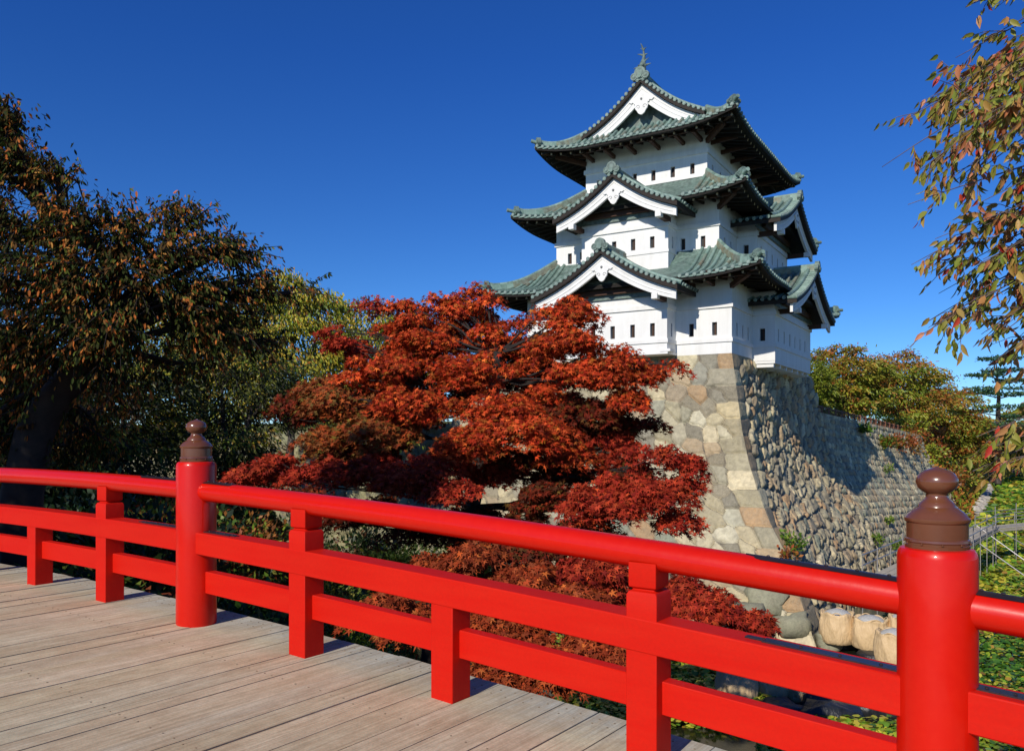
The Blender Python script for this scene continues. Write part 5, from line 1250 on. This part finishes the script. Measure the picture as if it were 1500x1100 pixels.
for (px, py, Y, r, lab) in [(1160, 905, 34.3, (.85, .8, .62), 'huge pale mossy boulder at the foot of the stone corner'), (1120, 870, 35.2, (1.0, .9, .7), 'broad pale boulder above the foot of the stone corner'), (1075, 895, 33.5, (1.2, 1, .8), 'grey boulder left of the huge corner boulder'), (1215, 930, 33.2, (.5, .5, .4), 'small boulder beside the left standing sand bag')]:
    p = at(px, py, Y); p[2] = max(p[2], WZ + .2) - .3; rock('boulder', p, r, lab, 'boulder', col=tuple(np.array(rgb('8e8f78')[:3]) * 1.0))

# ---------------------------------------------------------------- bulk bags and dumped black sacks
def bag(px, py, z, r, h, lab, tilt=0, grav=True, crease=1):
    Y = -z * F_PX / (py - HOR); c = np.array([(px - 750) / F_PX * Y, Y, z])
    T = empty('sand_bag', lab, 'sand bag', tuple(c), rk2.uniform(0, 6))
    prof = [(.88, 0), (.97, .05), (1.02, .16), (1.07, .32), (1.08, .5), (1.06, .66), (1.0, .80), (.95, .90), (.97, .95), (.93, 1.0), (.84, .99), (.78, .92), (.5, .90), (.01, .90)]
    n_ = 40; V = []
    for rr, zz in prof:
        for j in range(n_):
            q = 2 * math.pi * j / n_; k_ = 1 + .03 * math.sin(3 * q + px) + .035 * math.sin(7 * q + zz * 5) * crease + .02 * math.sin(13 * q + 9 * zz) + .02 * math.sin(2 * q + 17 * zz + px)
            V.append((r * rr * k_ * math.cos(q), r * rr * k_ * math.sin(q), h * zz + .04 * h * math.sin(5 * q + px) * (zz > .8)))
    F = np.array([(i * n_ + j, i * n_ + (j + 1) % n_, (i + 1) * n_ + (j + 1) % n_, (i + 1) * n_ + j) for i in range(len(prof) - 1) for j in range(n_)])
    o = mk('bag_body', V, F, M['bag'], T, smooth=True)
    if grav:
        g_ = MB(); g_.lathe([(.80 * r, .93 * h), (.6 * r, 1.02 * h), (.3 * r, 1.08 * h), (.02, 1.10 * h)], (0, 0, 0), 18); g_.build('gravel_fill', M['gravel'], T)
    for a in (.2, 1.8, 3.3, 4.9):
        lp = MB(); pts = [(r * .93 * math.cos(a + q), r * .93 * math.sin(a + q), h * (.93 + .11 * math.cos(q / .42 * 1.57))) for q in np.linspace(-.42, .42, 9)]
        lp.tube(pts, .022, 5, 0); lp.build('lifting_strap', M['bag'], T)
    if tilt: T.rotation_euler = (tilt, tilt * .5, T.rotation_euler.z)
    return T
bag(1227, 940, -8.25, .66, 1.22, 'upright cream sand bag filled with pale gravel, leftmost of the standing row')
bag(1275, 948, -8.25, .66, 1.16, 'upright cream sand bag with open gravel top, second from the left')
bag(1312, 974, -8.2, .66, 1.20, 'upright cream sand bag nearest the large round post')
bag(1326, 950, -8.2, .62, 1.30, 'upright cream sand bag standing behind the nearest one')
bag(1078, 1030, -8.6, .62, 1.1, 'shaded cream sand bag with bluish top lying left in the dark water', .12)
bag(1128, 1022, -8.6, .6, .9, 'shaded brownish sand bag second from the left in the sunken row')
bag(1178, 1024, -8.6, .6, .8, 'half sunlit cream sand bag third in the sunken row')
bag(1228, 1030, -8.6, .6, .7, 'yellowish sand bag at the right end of the sunken row')
for (px, py, r, lab) in [(1215, 1052, (1.15, .75, .42), 'largest black plastic sack lying half under water'), (1285, 1040, (.85, .65, .38), 'black plastic sack at the right end of the heap'), (1195, 1030, (.7, .55, .42), 'black plastic sack with a fold on top behind the largest one'), (1145, 1045, (.95, .7, .4), 'black sack in the shade left of the largest one'), (1075, 1048, (.9, .6, .3), 'leftmost black sack in deep shade'),
                         (1240, 945, (.9, .6, .3), 'crumpled black sheet under the left standing bags'), (1290, 965, (.9, .7, .35), 'crumpled black sheet under the nearest standing bag'), (1010, 1040, (.9, .6, .3), 'dark sack at the shaded left of the moat')]:
    Y = 8.55 * F_PX / (py - HOR); rock('black_sack', ((px - 750) / F_PX * Y, Y, WZ + .08), r, lab, 'sack', 'blackbag')

# ---------------------------------------------------------------- scaffold walkway
WK = empty('scaffold_walkway', 'temporary walkway of pale boards on thin steel scaffold poles across the moat', 'walkway', (31.2, 54, WZ))
def K2(o): keep(o, WK); return o
def seg(a, b, z, wd):
    a = np.array(a + (z,)); b = np.array(b + (z,)); d = nrm(b - a); s_ = np.array([d[1], -d[0], 0]); L = np.linalg.norm(b - a)
    for k in range(int(L / 2.3) + 1):
        q0 = a + d * (k * 2.3 + .01); q1 = a + d * min(L, k * 2.3 + 2.28)
        if np.linalg.norm(q1 - q0) < .3: continue
        m_ = MB()
        for j in range(4): m_.beam(q0 + s_ * (j - 1.5) * wd / 4, q1 + s_ * (j - 1.5) * wd / 4, wd / 4 - .02, .05)
        m_.beam(q0 - (0, 0, .12) + s_ * wd / 2, q1 - (0, 0, .12) + s_ * wd / 2, .06, .14); m_.beam(q0 - (0, 0, .12) - s_ * wd / 2, q1 - (0, 0, .12) - s_ * wd / 2, .06, .14)
        K2(m_.build('walkway_board', M['pierwood'], None))
        for sg in (-1, 1):
            p_ = MB(); p0 = a + d * k * 2.3 + s_ * sg * (wd / 2 + .05); hgt = .85 + rk2.uniform(0, .9) * (k % 2)
            p_.tube([p0 * (1, 1, 0) + (0, 0, WZ - .4), p0 + (0, 0, hgt)], .026, 6); K2(p_.build('scaffold_pole', M['steel'], None))
    for sg in (-1, 1):
        for hh in (.55, 1.0):
            p_ = MB(); p_.tube([a + s_ * sg * (wd / 2 + .09) + (0, 0, hh), b + s_ * sg * (wd / 2 + .09) + (0, 0, hh)], .028, 6); K2(p_.build('guard_rail', M['steel'], None))
seg((15.6, 34.4), (31.2, 54.0), -6.05, 1.5)
seg((31.4, 54.2), (50, 64.5), -6.05, 1.3)
for a_, b_ in (((29.6, 52.2, -5.6), (32.2, 48.5, WZ)), ((31.4, 54.0, -5.7), (35.6, 52.0, WZ)), ((27.2, 49.0, -5.8), (29.6, 45.0, WZ)), ((33.5, 55.2, -6.3), (44.0, 59.0, -6.9))):
    p_ = MB(); p_.tube([a_, b_], .035, 6); K2(p_.build('diagonal_brace', M['steel'], None))

# ---------------------------------------------------------------- terrace fence, lantern
FN = empty('wooden_fence', 'low brown wooden railing fence along the terrace edge above the long stone wall', 'fence', tuple(L2(-.8, 20, 1.2)))
def fp(yl, h): 
    bx = 3.0 * np.clip((yl - 19) / 36, 0, 2); return L2(bx - .95, yl, ltop(yl - 17) - .15 + h)
ys_ = np.arange(18.9, 56, 1.9)
for y in ys_:
    p_ = MB(); q = fp(y, 0); p_.box(q + (0, 0, .45), (.13, .13, 1.1)); keep(p_.build('fence_post', M['fence'] if 'fence' in M else M.setdefault('fence', mat('fence_brown', rgb('8a5a40'), .7, noise=[(5, .4, rgb('4a2c20'), (1, 1, 1))])), None), FN)
for hh in (.25, .88):
    p_ = MB(); pts = [fp(y, hh) for y in ys_]; p_.tube(pts, .05, 6); keep(p_.build('fence_rail', M['fence'], None), FN)
p_ = MB()
for y in np.arange(19.1, 55, .38): p_.tube([fp(y, .22), fp(y, .88)], .028, 5, 0, False)
keep(p_.build('picket_row', M['fence'], None), FN)
lp = empty('lantern_post', 'slim lantern post with pale box head behind the terrace fence', 'lamp post', tuple(L2(-1.6, 25.5, 1.2)))
p_ = MB(); q = L2(-1.6, 25.5, 1.2); p_.tube([q, q + (0, 0, 1.5)], [.07, .06], 10); keep(p_.build('post', M['steel'], None), lp)
p_ = MB(); p_.box(q + (0, 0, 1.8), (.5, .5, .6), 0, None, None, 1.1); p_.box(q + (0, 0, 2.15), (.66, .66, .08), 0, None, None, .7); keep(p_.build('lantern_head', M['lamphead'], None, bevel=.02), lp)
